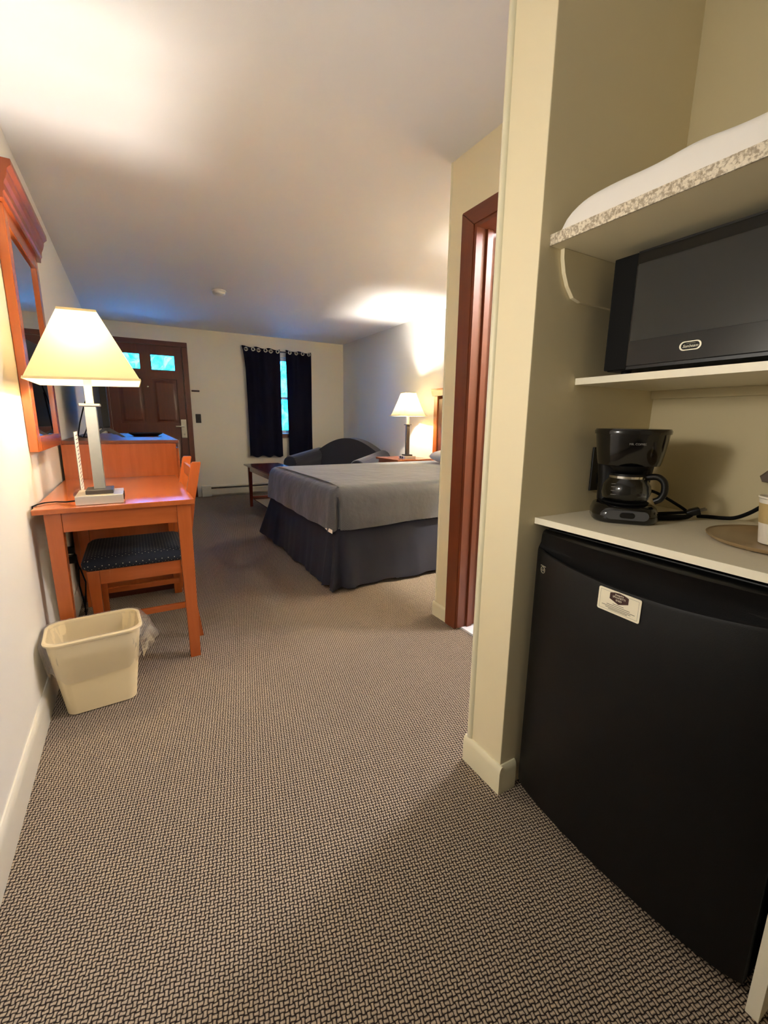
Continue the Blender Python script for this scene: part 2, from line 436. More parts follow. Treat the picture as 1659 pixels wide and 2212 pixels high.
# ================================================================== STRUCTURE
H = 2.38; XL = -0.385; YF = 6.96; XR = 3.16
struct('floor', MB().box(-0.5, 3.3, -1.45, 7.1, -0.1, 0), 'carpet', 'brown and beige woven loop carpet across the room', 'floor')
struct('ceiling', MB().box(-0.5, 3.3, -1.45, 7.1, H, H+0.15), 'ceiling_paint', 'plain off-white ceiling over the whole room', 'ceiling')
struct('wall_left', MB().box(-0.5, XL, -1.45, 7.1, 0, H), 'wall_white', 'pale wall behind the desk and the mirror', 'wall')
struct('wall_far', MB().slab([-0.385, -0.225, 0.695, 1.72, 2.42, 3.16], [0, 0.93, 2.10, 2.12, H],
       lambda i, j: not ((i == 1 and j < 3) or (i == 3 and j == 1)), XZ_Y, YF, 7.1), 'wall_paint', 'cream wall with the front door and the curtained window', 'wall')
struct('wall_right', MB().box(XR, 3.3, 0.7, 7.1, 0, H), 'wall_white', 'pale wall behind the headboard and bedside lamp', 'wall')
struct('wall_bathroom', MB().slab([0.97, 1.0, 1.752, 1.96], [0, 2.04, H], lambda i, j: not (i == 1 and j == 0), YZ_X, 1.482, 1.60), 'wall_cream', 'cream wall around the bathroom doorway', 'wall')
struct('wall_bathroom_side', MB().box(1.60, XR, 1.84, 1.96, 0, H), 'wall_paint', 'wall between the bathroom and the bed', 'wall')
struct('wall_partition', MB().box(0.896, XR, 0.823, 0.97, 0, H, bev=0.004), 'wall_cream', 'cream end of the partition wall beside the black fridge', 'wall')
struct('wall_niche', MB().box(1.46, 1.60, -1.45, 0.823, 0, H), 'cream_shaded', 'cream wall, colour darkened for niche shade, behind the coffee maker and microwave', 'wall')
struct('wall_niche_end', MB().box(0.95, 1.46, -0.26, -0.14, 0, H), 'wall_cream', 'end wall closing the kitchenette niche', 'wall')
struct('wall_back', MB().box(XL, 1.46, -1.45, -1.3, 0, H), 'wall_paint', 'wall behind the viewpoint', 'wall')
struct('bathroom_floor', MB().box(1.50, XR, 0.97, 1.84, 0, 0.012), 'bath_tile', 'white bathroom floor just past the brown doorframe', 'floor')

def baseprof(t, h): return [(0, 0), (t, 0), (t, h*0.78), (t*0.75, h*0.93), (t*0.35, h), (0, h)]
# profile u = offset from wall, v = height
struct('baseboard_left', MB().prism(baseprof(0.013, 0.115), lambda u, v, w: (XL+u, w, v), -1.3, YF), 'base_paint', 'white baseboard along the desk wall', 'baseboard')
struct('baseboard_partition', MB().prism(baseprof(0.012, 0.095), lambda u, v, w: (0.896-u, w, v), 0.811, 0.982), 'trim_paint', 'cream baseboard on the end of the partition wall', 'baseboard')
struct('baseboard_niche', MB().prism(baseprof(0.012, 0.095), lambda u, v, w: (w, 0.823-u, v), 0.8965, 0.955), 'trim_paint', 'short cream baseboard return beside the fridge', 'baseboard')
struct('baseboard_bathroom', MB().prism(baseprof(0.012, 0.085), lambda u, v, w: (1.482-u, w, v), 1.842, 1.972), 'trim_paint', 'short cream baseboard between bathroom doorframe and corner', 'baseboard')
struct('baseboard_far', MB().prism(baseprof(0.013, 0.11), lambda u, v, w: (w, YF-u, v), 0.768, 0.815), 'base_paint', 'short baseboard piece between front door and heater', 'baseboard')
def halfround(cx, cy, r, z0, z1): return MB().lathe([(r, z0), (r, z1)], (cx, cy, 0), 16)
struct('trim_1', halfround(0.900, 0.964, 0.0125, 0.095, H-0.001), 'trim_paint', 'rounded corner bead on the partition wall end', 'trim')
struct('trim_2', halfround(1.486, 1.955, 0.0085, 0.085, H-0.001), 'trim_paint', 'thin corner bead on the bathroom wall corner', 'trim')

# ---------------------------------------------------------------- front door
d1 = thing('door_1', 'dark brown panelled front door with two small panes', 'door', (0.235, YF, 0), kind='structure')
xs = [-0.2245, -0.118, 0.176, 0.291, 0.602, 0.6945]; zs = [0.004, 0.20, 0.86, 1.075, 1.68, 1.79, 2.005, 2.1195]
part('door_slab', MB().slab(xs, zs, lambda i, j: not (i in (1, 3) and j in (1, 3, 5)), XZ_Y, YF+0.012, YF+0.055), 'darkwood_z', d1)
for (x0, x1) in ((-0.118, 0.176), (0.291, 0.602)):
    for (z0, z1) in ((0.20, 0.86), (1.075, 1.68)):
        part('door_panel', MB().loft([[(a, y, b) for a, b in ((x0+i, z0+i), (x1-i, z0+i), (x1-i, z1-i), (x0+i, z1-i))] for i, y in ((0.0, YF+0.05), (0.0, YF+0.034), (0.022, YF+0.034), (0.045, YF+0.020), (0.06, YF+0.019))]), 'darkwood_z', d1)
    pn = part('pane', MB().box(x0-0.004, x1+0.004, YF+0.028, YF+0.034, 1.786, 2.009), 'window_glass', d1)
    part('pane_bead', MB().slab([x0, x0+0.012, x1-0.012, x1], [1.79, 1.802, 1.993, 2.005], lambda i, j: not (i == 1 and j == 1), XZ_Y, YF+0.014, YF+0.028), 'darkwood_x', d1)
part('door_jamb', MB().slab([-0.2248, -0.19, 0.66, 0.6948], [0.004, 2.08, 2.1198], lambda i, j: not (i == 1 and j == 0), XZ_Y, YF+0.0555, YF+0.135), 'darkwood_z', d1)
part('threshold', MB().box(-0.2248, 0.6948, YF+0.0002, YF+0.138, 0.0002, 0.0035), 'steel', d1)
for (x0, x1) in ((-0.292, -0.225), (0.695, 0.765)):
    part('casing_board', MB().box(x0, x1, YF-0.018, YF-0.001, 0, 2.118, bev=0.003), 'darkwood_z', d1)
part('casing_head', MB().box(-0.292, 0.765, YF-0.019, YF-0.001, 2.1185, 2.182, bev=0.003), 'darkwood_x', d1)
lp = part('lock_plate', MB().box(0.612, 0.682, YF-0.006, YF+0.0115, 0.875, 1.135, bev=0.004), 'brushed_nickel', d1, 'silver keycard lock plate')
part('lever', MB().tube([(0.647, YF-0.002, 1.038), (0.647, YF-0.045, 1.038), (0.63, YF-0.052, 1.038), (0.54, YF-0.052, 1.036)], 0.009, 10), 'brushed_nickel', lp)
part('key_cylinder', MB().lathe([(0.013, 0), (0.013, 0.006)], n=16).xf(frame_mat((0.647, YF-0.012, 0.925), (1, 0, 0), (0, 0, 1), (0, 1, 0))), 'steel', lp)
part('peephole', MB().lathe([(0.010, 0), (0.010, 0.008), (0.005, 0.010)], n=16).xf(frame_mat((0.235, YF+0.012, 1.57), (1, 0, 0), (0, 0, 1), (0, -1, 0))), 'chrome', d1)

# ---------------------------------------------------------------- window
w1 = thing('window_1', 'white framed window showing in the curtain gap', 'window', (2.07, YF, 0.93), kind='structure')
wx0, wx1 = 1.722, 2.418
part('window_frame', MB().slab([wx0, wx0+0.05, wx1-0.05, wx1], [0.932, 0.985, 1.465, 1.505, 2.045, 2.098], lambda i, j: not (i == 1 and j in (1, 3)), XZ_Y, YF+0.03, YF+0.09), 'white_plastic', w1)
part('pane', MB().box(wx0+0.046, wx1-0.046, YF+0.058, YF+0.063, 0.981, 1.469), 'window_glass', w1)
part('pane', MB().box(wx0+0.046, wx1-0.046, YF+0.058, YF+0.063, 1.501, 2.049), 'window_glass', w1)
part('window_stool', MB().box(wx0-0.05, wx1+0.05, YF-0.03, YF-0.001, 0.868, 0.928, bev=0.004), 'darkwood_x', w1)

# ---------------------------------------------------------------- bathroom door
d2 = thing('door_2', 'brown wooden bathroom doorway with its door standing open', 'door', (1.482, 1.38, 0), kind='structure')
part('casing_board', MB().prism([(1.752, 0), (1.84, 0), (1.84, 2.11), (1.752, 2.036)], YZ_X, 1.464, 1.4815, bev=0.003), 'casing_z', d2)
part('casing_board', MB().prism([(0.985, 0), (1.0, 0), (1.0, 2.036), (0.985, 2.04)], YZ_X, 1.468, 1.4815), 'casing_z', d2)
part('casing_head', MB().prism([(0.985, 2.04), (1.752, 2.0375), (1.84, 2.111), (0.985, 2.111)], YZ_X, 1.464, 1.4815, bev=0.003), 'casing_y', d2)
part('jamb', MB().box(1.470, 1.606, 1.735, 1.7515, 0.0125, 2.0395), 'casing_z', d2)
part('jamb', MB().box(1.470, 1.606, 1.001, 1.016, 0.0125, 2.0395), 'casing_z', d2)
part('head_jamb', MB().box(1.470, 1.606, 1.0165, 1.7345, 2.022, 2.0395), 'casing_y', d2)
part('door_stop', MB().box(1.528, 1.562, 1.722, 1.7345, 0.0125, 2.0215, bev=0.002), 'casing_z', d2)
part('door_leaf', MB().box(1.612, 2.32, 1.698, 1.733, 0.025, 2.015, bev=0.002), 'darkwood_z', d2)
for hz in (1.79, 0.98, 0.22):
    hg = part('hinge', MB().box(1.588, 1.622, 1.7315, 1.7345, hz-0.045, hz+0.045), 'steel', d2)
    part('hinge_pin', MB().lathe([(0.006, hz-0.047), (0.006, hz+0.047)], (1.612, 1.726, 0), 10), 'steel', hg)
# bathroom ceiling light (lights the doorway)
bl = thing('bathroom_ceiling_light', 'round white ceiling light inside the bathroom', 'light', (2.2, 1.35, H))
part('light_base', MB().lathe([(0.14, -0.03), (0.14, -0.001)], (2.2, 1.35, H), 24), 'white_plastic', bl)
part('light_globe', MB().lathe([(0.02, -0.10), (0.07, -0.09), (0.11, -0.065), (0.125, -0.031)], (2.2, 1.35, H), 24), 'bath_light', bl)
bd = bpy.data.lights.new('bathroom_bulb', 'POINT'); bd.energy = BATH_W; bd.color = (0.90, 0.89, 1.0); bd.shadow_soft_size = 0.08
bo = bpy.data.objects.new('bathroom_bulb', bd); COL.objects.link(bo); bo.parent = bl; bo.location = (0, 0, -0.20)

# added fill light, shaped as a sconce, unseen left of the frame
hl = thing('fill_light', 'added fill light shaped as a sconce on the passage wall left of the view', 'light', (XL, HY, HZ))
part('back_plate', MB().box(XL+0.001, XL+0.015, HY-0.05, HY+0.05, HZ-0.09, HZ+0.09, bev=0.003), 'brushed_nickel', hl)
part('light_globe', MB().lathe([(0.02, -0.10), (0.035, -0.09), (0.042, 0.0), (0.035, 0.09), (0.02, 0.10)], (XL+0.062, HY, HZ), 20), 'fill_glow', hl)
vd = bpy.data.lights.new('fill_bulb', 'POINT'); vd.energy = FILL_W; vd.color = (1.0, 0.955, 0.88); vd.shadow_soft_size = 0.09
vo = bpy.data.objects.new('fill_bulb', vd); COL.objects.link(vo); vo.parent = hl; vo.location = (0.17, 0, 0)

# ================================================================== OUTSIDE
struct('ground', MB().box(-20, 25, 7.1, 45, -0.25, -0.12), 'asphalt', 'bright ground outside the front door', 'ground')
def tree(x, y, h, r, label):
    t = thing('garden_tree', label, 'tree', (x, y, -0.12), 'trees outside')
    part('trunk', MB().tube([(x, y, -0.12), (x+0.05, y, h*0.5), (x-0.05, y, h*0.8)], [0.16, 0.12, 0.05], 8), 'bark', t)
    mb = MB(); rnd = random.Random(int(x*10)+3)
    mb.bm.verts.ensure_lookup_table()
    bmesh.ops.create_icosphere(mb.bm, subdivisions=4, radius=r, matrix=Matrix.Translation((x, y, h)))
    for v in mb.bm.verts:
        d = v.co-Vector((x, y, h)); n = math.sin(d.x*5+1)*math.sin(d.y*4.3)*math.cos(d.z*5.2)+0.5*math.sin(d.x*13)*math.sin(d.z*11+d.y*9)
        v.co = Vector((x, y, h))+d*(1+0.22*n)
    part('crown', mb, 'foliage', t)
tree(-3.2, 19, 3.0, 1.7, 'leafy tree outside the front door, seen through the left pane')
tree(1.6, 18, 2.7, 1.6, 'leafy tree outside, seen through the right door pane')
tree(6.0, 17.5, 1.9, 1.5, 'leafy tree outside, seen through the gap between the curtains')

# ================================================================== BEDROOM WALL FITTINGS
# baseboard heater
ht = thing('baseboard_heater', 'long cream baseboard heater under the window', 'heater', (1.8, YF, 0))
part('housing', MB().prism([(0.001, 0.03), (0.05, 0.03), (0.05, 0.105), (0.034, 0.118), (0.034, 0.133), (0.05, 0.142), (0.05, 0.152), (0.03, 0.16), (0.001, 0.16)], lambda u, v, w: (w, YF-u, v), 0.95, 2.9), 'heater_enamel', ht)
part('slot', MB().box(0.955, 2.895, YF-0.047, YF-0.033, 0.120, 0.131), 'dark_slot', ht)
part('end_cap', MB().box(0.82, 0.949, YF-0.054, YF-0.001, 0.001, 0.164, bev=0.004), 'heater_enamel', ht)
# light switch, latch, smoke detector
sw = thing('light_switch', 'black light switch plate to the right of the front door', 'light switch', (0.848, YF, 1.15))
part('plate', MB().box(0.812, 0.885, YF-0.007, YF-0.001, 1.088, 1.214, bev=0.002), 'black_plastic', sw)
part('toggle', MB().box(0.842, 0.855, YF-0.018, YF-0.0065, 1.138, 1.164, bev=0.002), 'black_gloss', sw)
single('door_guard', MB().box(0.783, 0.888, YF-0.02, YF-0.001, 1.526, 1.548, bev=0.004), 'card_brown', 'small brown bar on the wall above the light switch', 'door latch')
sd = thing('smoke_detector', 'round white smoke detector on the ceiling', 'smoke detector', (0.86, 4.83, H))
part('base_ring', MB().lathe([(0.068, -0.012), (0.068, -0.001)], (0.86, 4.83, H), 28), 'white_plastic', sd)
part('cover', MB().lathe([(0.025, -0.046), (0.048, -0.042), (0.058, -0.034), (0.062, -0.0125)], (0.86, 4.83, H), 28), 'white_plastic', sd)

# curtain rod and curtains
rod = thing('curtain_rod', 'thin dark curtain rod above the window', 'curtain rod', (2.05, 6.885, 2.165))
part('pole', MB().tube([(1.56, 6.885, 2.165), (2.55, 6.885, 2.165)], 0.009, 10), 'bronze', rod)
for x in (1.555, 2.555):
    part('finial', MB().lathe([(0.006, -0.02), (0.016, -0.01), (0.018, 0.0), (0.014, 0.012), (0.004, 0.018)], n=14).xf(frame_mat((x, 6.885, 2.165), (0, 1, 0), (0, 0, 1), (1, 0, 0))), 'bronze', rod)
for x in (1.60, 2.51):
    part('bracket', MB().box(x-0.006, x+0.006, 6.878, YF-0.001, 2.158, 2.172), 'bronze', rod)
def curtain(label, x0, x1, xb0, xb1, nw, zt, zb, ph, slope):
    t = thing('curtain', label, 'curtain', ((x0+x1)/2, 6.885, zb), 'window curtains')
    def f(u, v):
        z = zt+slope*u+0.012*math.sin(u*nw*2*math.pi+ph)-(zt-zb)*v
        e = min(1, v*5)
        xa = x0+(xb0-x0)*e**0.6; xz = x1+(xb1-x1)*e
        amp = 0.022*(1-0.35*v)
        return (xa+(xz-xa)*u+0.008*math.sin(u*9+v*3)*v, 6.885+amp*math.sin(u*nw*2*math.pi+ph)+0.006*math.sin(u*17+v*5), z if v == 0 else z)
    mb = MB().grid(f, 72, 26); mb.solidify(0.003)
    part('drape', mb, 'curtain_fabric', t, ang=80)
    for k in range(int(nw*2)):
        u = (k+0.5)/(nw*2)
        x, y, _ = f(u, 0.03)
        part('grommet', MB().loft([[(x+math.cos(a)*rr, y+yy, 2.165+slope*u*0.5+math.sin(a)*rr) for a in [2*math.pi*i/18 for i in range(18)]] for rr, yy in ((0.016, -0.028), (0.028, -0.028), (0.028, -0.020), (0.016, -0.020), (0.016, -0.028))], False, False), 'grommet_metal', t)
curtain('dark navy curtain left of the window gap', 1.50, 2.065, 1.545, 2.07, 3.0, 2.205, 0.585, 0.6, -0.01)
curtain('dark navy curtain right of the window gap, above the loveseat', 2.165, 2.575, 2.165, 2.575, 2.0, 2.195, 0.575, 1.5, -0.01)

# ================================================================== BED
bed = thing('bed', 'queen bed with grey coverlet and dark navy bed skirt', 'bed', (2.1, 3.35, 0))
bx0, bx1, by0, by1, zt = 1.095, 3.06, 2.585, 4.185, 0.705
part('mattress', MB().loft([ring(rrect((bx0+bx1)/2, (by0+by1)/2, bx1-bx0-0.04-2*i, by1-by0-0.04-2*i, 0.18), z) for i, z in ((0.02, 0.44), (0, 0.46), (0, 0.64), (0.03, 0.675))]), 'white_linen', bed)
part('box_spring', MB().box(bx0+0.04, bx1-0.02, by0+0.04, by1-0.04, 0.16, 0.438, bev=0.02), 'white_linen', bed)
# coverlet: open path  far side (head->foot) , foot, near side (foot->head)
def cov_path():
    P = []   # (x, y, nx, ny)
    r = 0.07
    n = 40
    for i in range(n): P.append((3.02-(3.02-bx0-r)*i/(n-1), by1, 0, 1))
    for k in range(1, 7): a = R(90+90*k/7); P.append((bx0+r+r*math.cos(a), by1-r+r*math.sin(a), math.cos(a), math.sin(a)))
    for i in range(n): P.append((bx0, by1-r-(by1-by0-2*r)*i/(n-1), -1, 0))
    for k in range(1, 7): a = R(180+90*k/7); P.append((bx0+r+r*math.cos(a), by0+r+r*math.sin(a), math.cos(a), math.sin(a)))
    for i in range(n): P.append((bx0+r+(3.02-bx0-r)*i/(n-1), by0, 0, -1))
    return P
PATH = cov_path(); NP = len(PATH); NEARC = 40+6+40+3
prof = [(-0.10, zt), (-0.055, zt-0.005), (-0.022, zt-0.024), (-0.004, zt-0.055), (0.004, zt-0.09), (0.010, zt-0.14), (0.016, zt-0.20), (0.020, zt-0.25), (0.020, 0.418)]
def cov_pt(i, k):
    x, y, nx, ny = PATH[i]; o, z = prof[k]
    w = max(0, k-3)/5
    o += w*(0.005*math.sin(i*0.35)+0.004*math.sin(i*0.83+1))
    # fold at the near foot corner
    d = i-NEARC
    if k >= 4:
        if d == 1: o -= 0.065*min(1, w*2.2)
        elif d in (2, 3): o -= 0.018*w
        elif d in (0, -1, -2, -3): o += 0.014*w
    if k == len(prof)-1:
        z += 0.004*math.sin(i*0.25) + (0.02 if ny > 0.5 else 0) + 0.03*max(0, (i-86)/40) - (0.012 if abs(d+2) <= 1 else 0)
    return (x+nx*o, y+ny*o, z)
mb = MB()
rings = [[cov_pt(i, k) for i in range(NP)] for k in range(len(prof))]
mb.loft(rings, False, False, closed=False)
# top surface grid between far side and near side
top = rings[0]
nf = 40
bmv = {}
mb.bm.verts.ensure_lookup_table()
v0 = list(mb.bm.verts)[:NP]
# fill: foot edge = indices 40..(NP-41); pair i with NP-1-i
lo, hi = 0, NP-1
rows = []
M_ = 18
prev = None
for i in range(46):
    a, b = v0[i], v0[NP-1-i]
    row = [a]
    for s in range(1, M_):
        t = s/M_; p = a.co.lerp(b.co, t)
        p.z += 0.012*math.sin(math.pi*t)+0.004*math.sin(p.x*7)*math.sin(p.y*5)
        row.append(mb.bm.verts.new(p))
    row.append(b); rows.append(row)
for r0, r1 in zip(rows, rows[1:]):
    for s in range(M_): mb.bm.faces.new((r0[s], r0[s+1], r1[s+1], r1[s]))
rest = v0[45:NP-45]
mb.bm.faces.new(rest+list(reversed(rows[-1][1:-1])))
bmesh.ops.triangulate(mb.bm, faces=[f for f in mb.bm.faces if len(f.verts) > 4])
part('coverlet', mb, 'coverlet', bed, 'grey woven coverlet', ang=75)
cx, cy, _ = cov_pt(NEARC-2, 8)
part('coverlet_lining', MB().loft([[(cx-0.006, cy-0.004, 0.412), (cx+0.006, cy-0.036, 0.404), (cx-0.004, cy+0.07, 0.420)], [(cx-0.001, cy-0.002, 0.435), (cx+0.009, cy-0.030, 0.428), (cx+0.002, cy+0.066, 0.424)]]), 'white_linen', bed, 'white lining at the turned corner')
# skirt
def skirt(i, v):
    x, y, nx, ny = PATH[i]
    z = 0.425-(0.40)*v
    o = -0.012+0.050*v+v*(0.010*math.sin(i*0.5)+0.006*math.sin(i*1.7))
    d = i-NEARC
    if abs(d) <= 6: o += v*0.060*math.cos(d*math.pi/2.0+0.6)*(1-abs(d)/8)+0.012*v
    df = i-43
    if abs(df) <= 14: z += 0.05*v*math.exp(-(df/6)**2); o += 0.085*v*math.exp(-(df/6)**2)
    z += 0.006*math.sin(i*0.9)*v
    return (x+nx*o, y+ny*o, z)
mb = MB(); mb.loft([[skirt(i, k/8) for i in range(NP)] for k in range(9)], False, False, closed=False); mb.solidify(0.003)
part('bed_skirt', mb, 'skirt_fabric', bed, 'dark navy gathered bed skirt', ang=80)
for (x, y) in ((1.2, 2.70), (1.62, 2.62), (1.2, 4.0), (2.9, 2.70), (2.9, 4.0)):
    part('caster', MB().lathe([(0.02, 0.0), (0.022, 0.03), (0.012, 0.04), (0.012, 0.165)], (x, y, 0), 14), 'white_plastic', bed)
hb = part('headboard', MB().box(3.085, 3.125, 2.50, 4.16, 0.25, 1.40, bev=0.004), 'casing_y', bed, 'reddish brown wooden headboard')
for y in (2.47, 4.165):
    part('headboard_post', MB().box(3.07, 3.145, y, y+0.065, 0, 1.43, bev=0.004), 'cherry_z', hb)
part('headboard_cap', MB().prism([(3.05, 1.512), (3.155, 1.512), (3.155, 1.432), (3.066, 1.432), (3.058, 1.46), (3.052, 1.495)], lambda u, v, w: (u, w, v), 2.44, 4.262, bev=0.002), 'cherry_y', hb)
# turned-down sheet and pillows
def pillow(label, cx, cy, w, d, z, h):
    def f(u, v):
        a = (u-0.5)*2; b = (v-0.5)*2
        return a, b
    mb = MB(); n = 16
    T, B = {}, {}
    for i in range(n+1):
        for j in range(n+1):
            a, b = -1+2*i/n, -1+2*j/n
            k = (max(0, 1-abs(a)**3.2)*max(0, 1-abs(b)**3.2))**0.5
            px = cx+a*d/2*(1-0.06*b*b); py = cy+b*w/2*(1-0.06*a*a)
            T[i, j] = mb.bm.verts.new((px, py, z+h*0.45+h*0.55*k+0.004*math.sin(9*a+5*b)*k))
            edge = i in (0, n) or j in (0, n)
            B[i, j] = T[i, j] if edge else mb.bm.verts.new((px, py, z+h*0.45-h*0.45*k))
    for i in range(n):
        for j in range(n):
            mb.bm.faces.new((T[i, j], T[i+1, j], T[i+1, j+1], T[i, j+1]))
            mb.bm.faces.new((B[i, j], B[i, j+1], B[i+1, j+1], B[i+1, j]))
    return single('pillow', mb, 'white_linen', label, 'pillow', 'bed pillows', ang=80)
pillow('white pillow at the headboard, the one nearer the bedside lamp', 2.86, 3.45, 0.64, 0.42, zt+0.014, 0.15)
pillow('white pillow at the headboard, the one nearer the bathroom', 2.86, 2.85, 0.5, 0.42, zt+0.014, 0.15)

# ---------------------------------------------------------------- nightstand and lamp
def nightstand(label, ya, yb):
    yc = (ya+yb)/2
    ns = thing('nightstand', label, 'nightstand', (2.87, yc, 0), 'nightstands')
    part('top', MB().box(2.65, 3.14, ya, yb, 0.675, 0.70, bev=0.004), 'night_y', ns)
    part('body', MB().box(2.68, 3.135, ya+0.025, yb-0.025, 0.06, 0.6745, bev=0.003), 'night_z', ns)
    part('plinth', MB().box(2.70, 3.13, ya+0.045, yb-0.045, 0, 0.0595), 'night_y', ns)
    for z0, z1 in ((0.10, 0.36), (0.38, 0.64)):
        dr = part('drawer', MB().box(2.662, 2.6795, ya+0.04, yb-0.04, z0, z1, bev=0.003), 'night_y', ns)
        part('knob', MB().lathe([(0.006, 0), (0.006, 0.012), (0.014, 0.018), (0.012, 0.028), (0.004, 0.031)], n=14).xf(frame_mat((2.662, yc, (z0+z1)/2), (0, 1, 0), (0, 0, 1), (-1, 0, 0))), 'steel', dr)
nightstand('brown wooden nightstand beside the loveseat end of the bed', 4.32, 4.86)
nightstand('brown wooden nightstand between the bed and the bathroom wall', 1.975, 2.455)

def lamp(name, label, cx, cy, z0, rot, P, power, tilt=0.0):
    t = thing(name, label, 'lamp', (cx, cy, z0), 'table lamps')
    M = Matrix.Translation((cx, cy, z0)) @ Matrix.Rotation(rot, 4, 'Z')
    bw, bdp, bh = P['base']
    bs = part('base', MB().box(-bw/2, bw/2, -bdp/2, bdp/2, 0.001, bh, bev=0.002).xf(M), P['base_mat'], t)
    for k in (-1, 1):
        part('outlet', MB().box(-0.016, 0.016, -0.012, 0.012, -0.0015, 0.0015, bev=0.001).xf(M @ P['out'](k)), 'black_matte', bs)
    part('foot_plate', MB().box(-P['foot']/2, P['foot']/2, -P['foot']*0.62, P['foot']*0.62, bh+0.0005, bh+0.017, bev=0.002).xf(M), 'bronze', t)
    part('post', MB().box(-P['post']/2, P['post']/2, -P['post']/2, P['post']/2, bh+0.0175, P['collar'], bev=0.002).xf(M), P['post_mat'], t)
    part('collar', MB().box(-P['cw']/2, P['cw']/2, -P['cw']/2, P['cw']/2, P['collar']+0.0003, P['collar']+0.011, bev=0.002).xf(M), P['post_mat'], t)
    part('neck', MB().box(-0.014, 0.014, -0.014, 0.014, P['collar']+0.0115, P['sb']+0.02, bev=0.001).xf(M), 'lamp_base_nickel', t)
    part('socket', MB().lathe([(0.014, P['sb']+0.0205), (0.014, P['sb']+0.07)], n=14).xf(M), 'white_plastic', t)
    zb = P['sb']+0.115
    part('light_bulb', MB().lathe([(0.013, -0.044), (0.016, -0.03), (0.028, -0.005), (0.030, 0.01), (0.022, 0.028), (0.008, 0.036)], (0, 0, zb), 16).xf(M), 'bulb', t)
    # shade
    sb, st, s0, s1 = P['sb'], P['st'], P['s0'], P['s1']
    MS = M @ Matrix.Translation((0, 0, (sb+st)/2)) @ Matrix.Rotation(tilt, 4, 'Y') @ Matrix.Translation((0, 0, -(sb+st)/2))
    def rad(v): return (s0+(s1-s0)*(v**P['bell']))/2
    rings = []
    cut = P.get('cut', 0.03)
    for k in range(9):
        v = k/8; s = rad(v); c = cut*s; z = sb+(st-sb)*v
        rings.append([(-s+c, -s, z), (0, -s, z), (s-c, -s, z), (s, -s+c, z), (s, 0, z), (s, s-c, z), (s-c, s, z), (0, s, z), (-s+c, s, z), (-s, s-c, z), (-s, 0, z), (-s, -s+c, z)])
    sh = part('shade', MB().loft(rings, False, False).xf(MS), 'lamp_shade', t, 'cream fabric shade, lit from inside', ang=25)
    for z, s in ((sb, rad(0)), (st-0.008, rad(1)+0.002)):
        e = s+0.0015; i = s-0.002
        part('shade_trim', MB().loft([[(a*k[0], b*k[0], z+k[1]) for a, b in ((-1, -1), (1, -1), (1, 1), (-1, 1))] for k in ((e, 0), (e-0.002, 0.009), (i-0.002, 0.009), (i, 0), (e, 0))], False, False).xf(MS), 'lamp_shade', sh)
    zs_ = st-0.03
    hp = part('harp', MB().tube([(0.0, 0, P['sb']+0.06), (0.035, 0, P['sb']+0.09), (0.045, 0, zb+0.02), (0.03, 0, zs_-0.03), (0, 0, zs_)], 0.002, 6).xf(M), 'chrome', t)
    part('spider', MB().tube([(-rad(1)+0.004, 0, st-0.006), (0, 0, zs_), (rad(1)-0.004, 0, st-0.006)], 0.002, 6).xf(MS), 'chrome', hp)
    part('finial', MB().lathe([(0.003, zs_), (0.008, zs_+0.01), (0.005, zs_+0.02), (0.002, zs_+0.026)], n=12).xf(M), 'brushed_nickel', hp)
    ld = bpy.data.lights.new('lamp_light', 'POINT'); ld.energy = power; ld.color = (1.0, 0.955, 0.88); ld.shadow_soft_size = 0.03
    lo = bpy.data.objects.new('lamp_light', ld); COL.objects.link(lo); lo.parent = t; lo.location = (0, 0, zb+0.045)
    return t
NL = dict(base=(0.15, 0.18, 0.035), base_mat='lamp_base_nickel', out=lambda k: frame_mat((-0.0765, 0.03*k, 0.018), (0, 1, 0), (0, 0, 1), (1, 0, 0)), foot=0.09, post=0.04, post_mat='bronze', collar=0.40, cw=0.07, sb=0.505, st=0.775, s0=0.345, s1=0.14, bell=0.85, cut=0.22)
lamp('bedside_lamp', 'lit bedside lamp with dark post on the nightstand near the loveseat', 2.87, 4.47, 0.70, R(-8), NL, NIGHT_LAMP_W)
lamp('bedside_lamp', 'lit bedside lamp between the bed and the bathroom wall', 2.87, 2.18, 0.70, R(8), NL, NIGHT_LAMP_W*3.3)

# ---------------------------------------------------------------- loveseat, placed cornerwise
ls = thing('loveseat', 'dark navy loveseat with an arched back set across the room corner', 'sofa', (2.51, 5.65, 0))
ML = Matrix.Translation((2.50, 5.66, 0)) @ Matrix.Rotation(R(-58), 4, 'Z')   # local x along width, local -y front
Wd = 1.22
def arch(u): return 0.66+0.24*math.cos(u*math.pi/2*1.0)**0.9
pts = [(-Wd/2+0.04, 0.12)]+[(Wd/2*0.94*(-1+2*i/24), arch(-1+2*i/24)) for i in range(25)]+[(Wd/2-0.04, 0.12)]
part('back', MB().prism(pts, lambda u, v, w: (u, w+0.16*(0.9-v)*-0.3, v), 0.20, 0.38, bev=0.03).xf(ML), 'navy_fabric', ls, ang=60)
part('seat_base', MB().box(-Wd/2+0.05, Wd/2-0.05, -0.36, 0.24, 0.08, 0.30, bev=0.02).xf(ML), 'navy_fabric', ls)
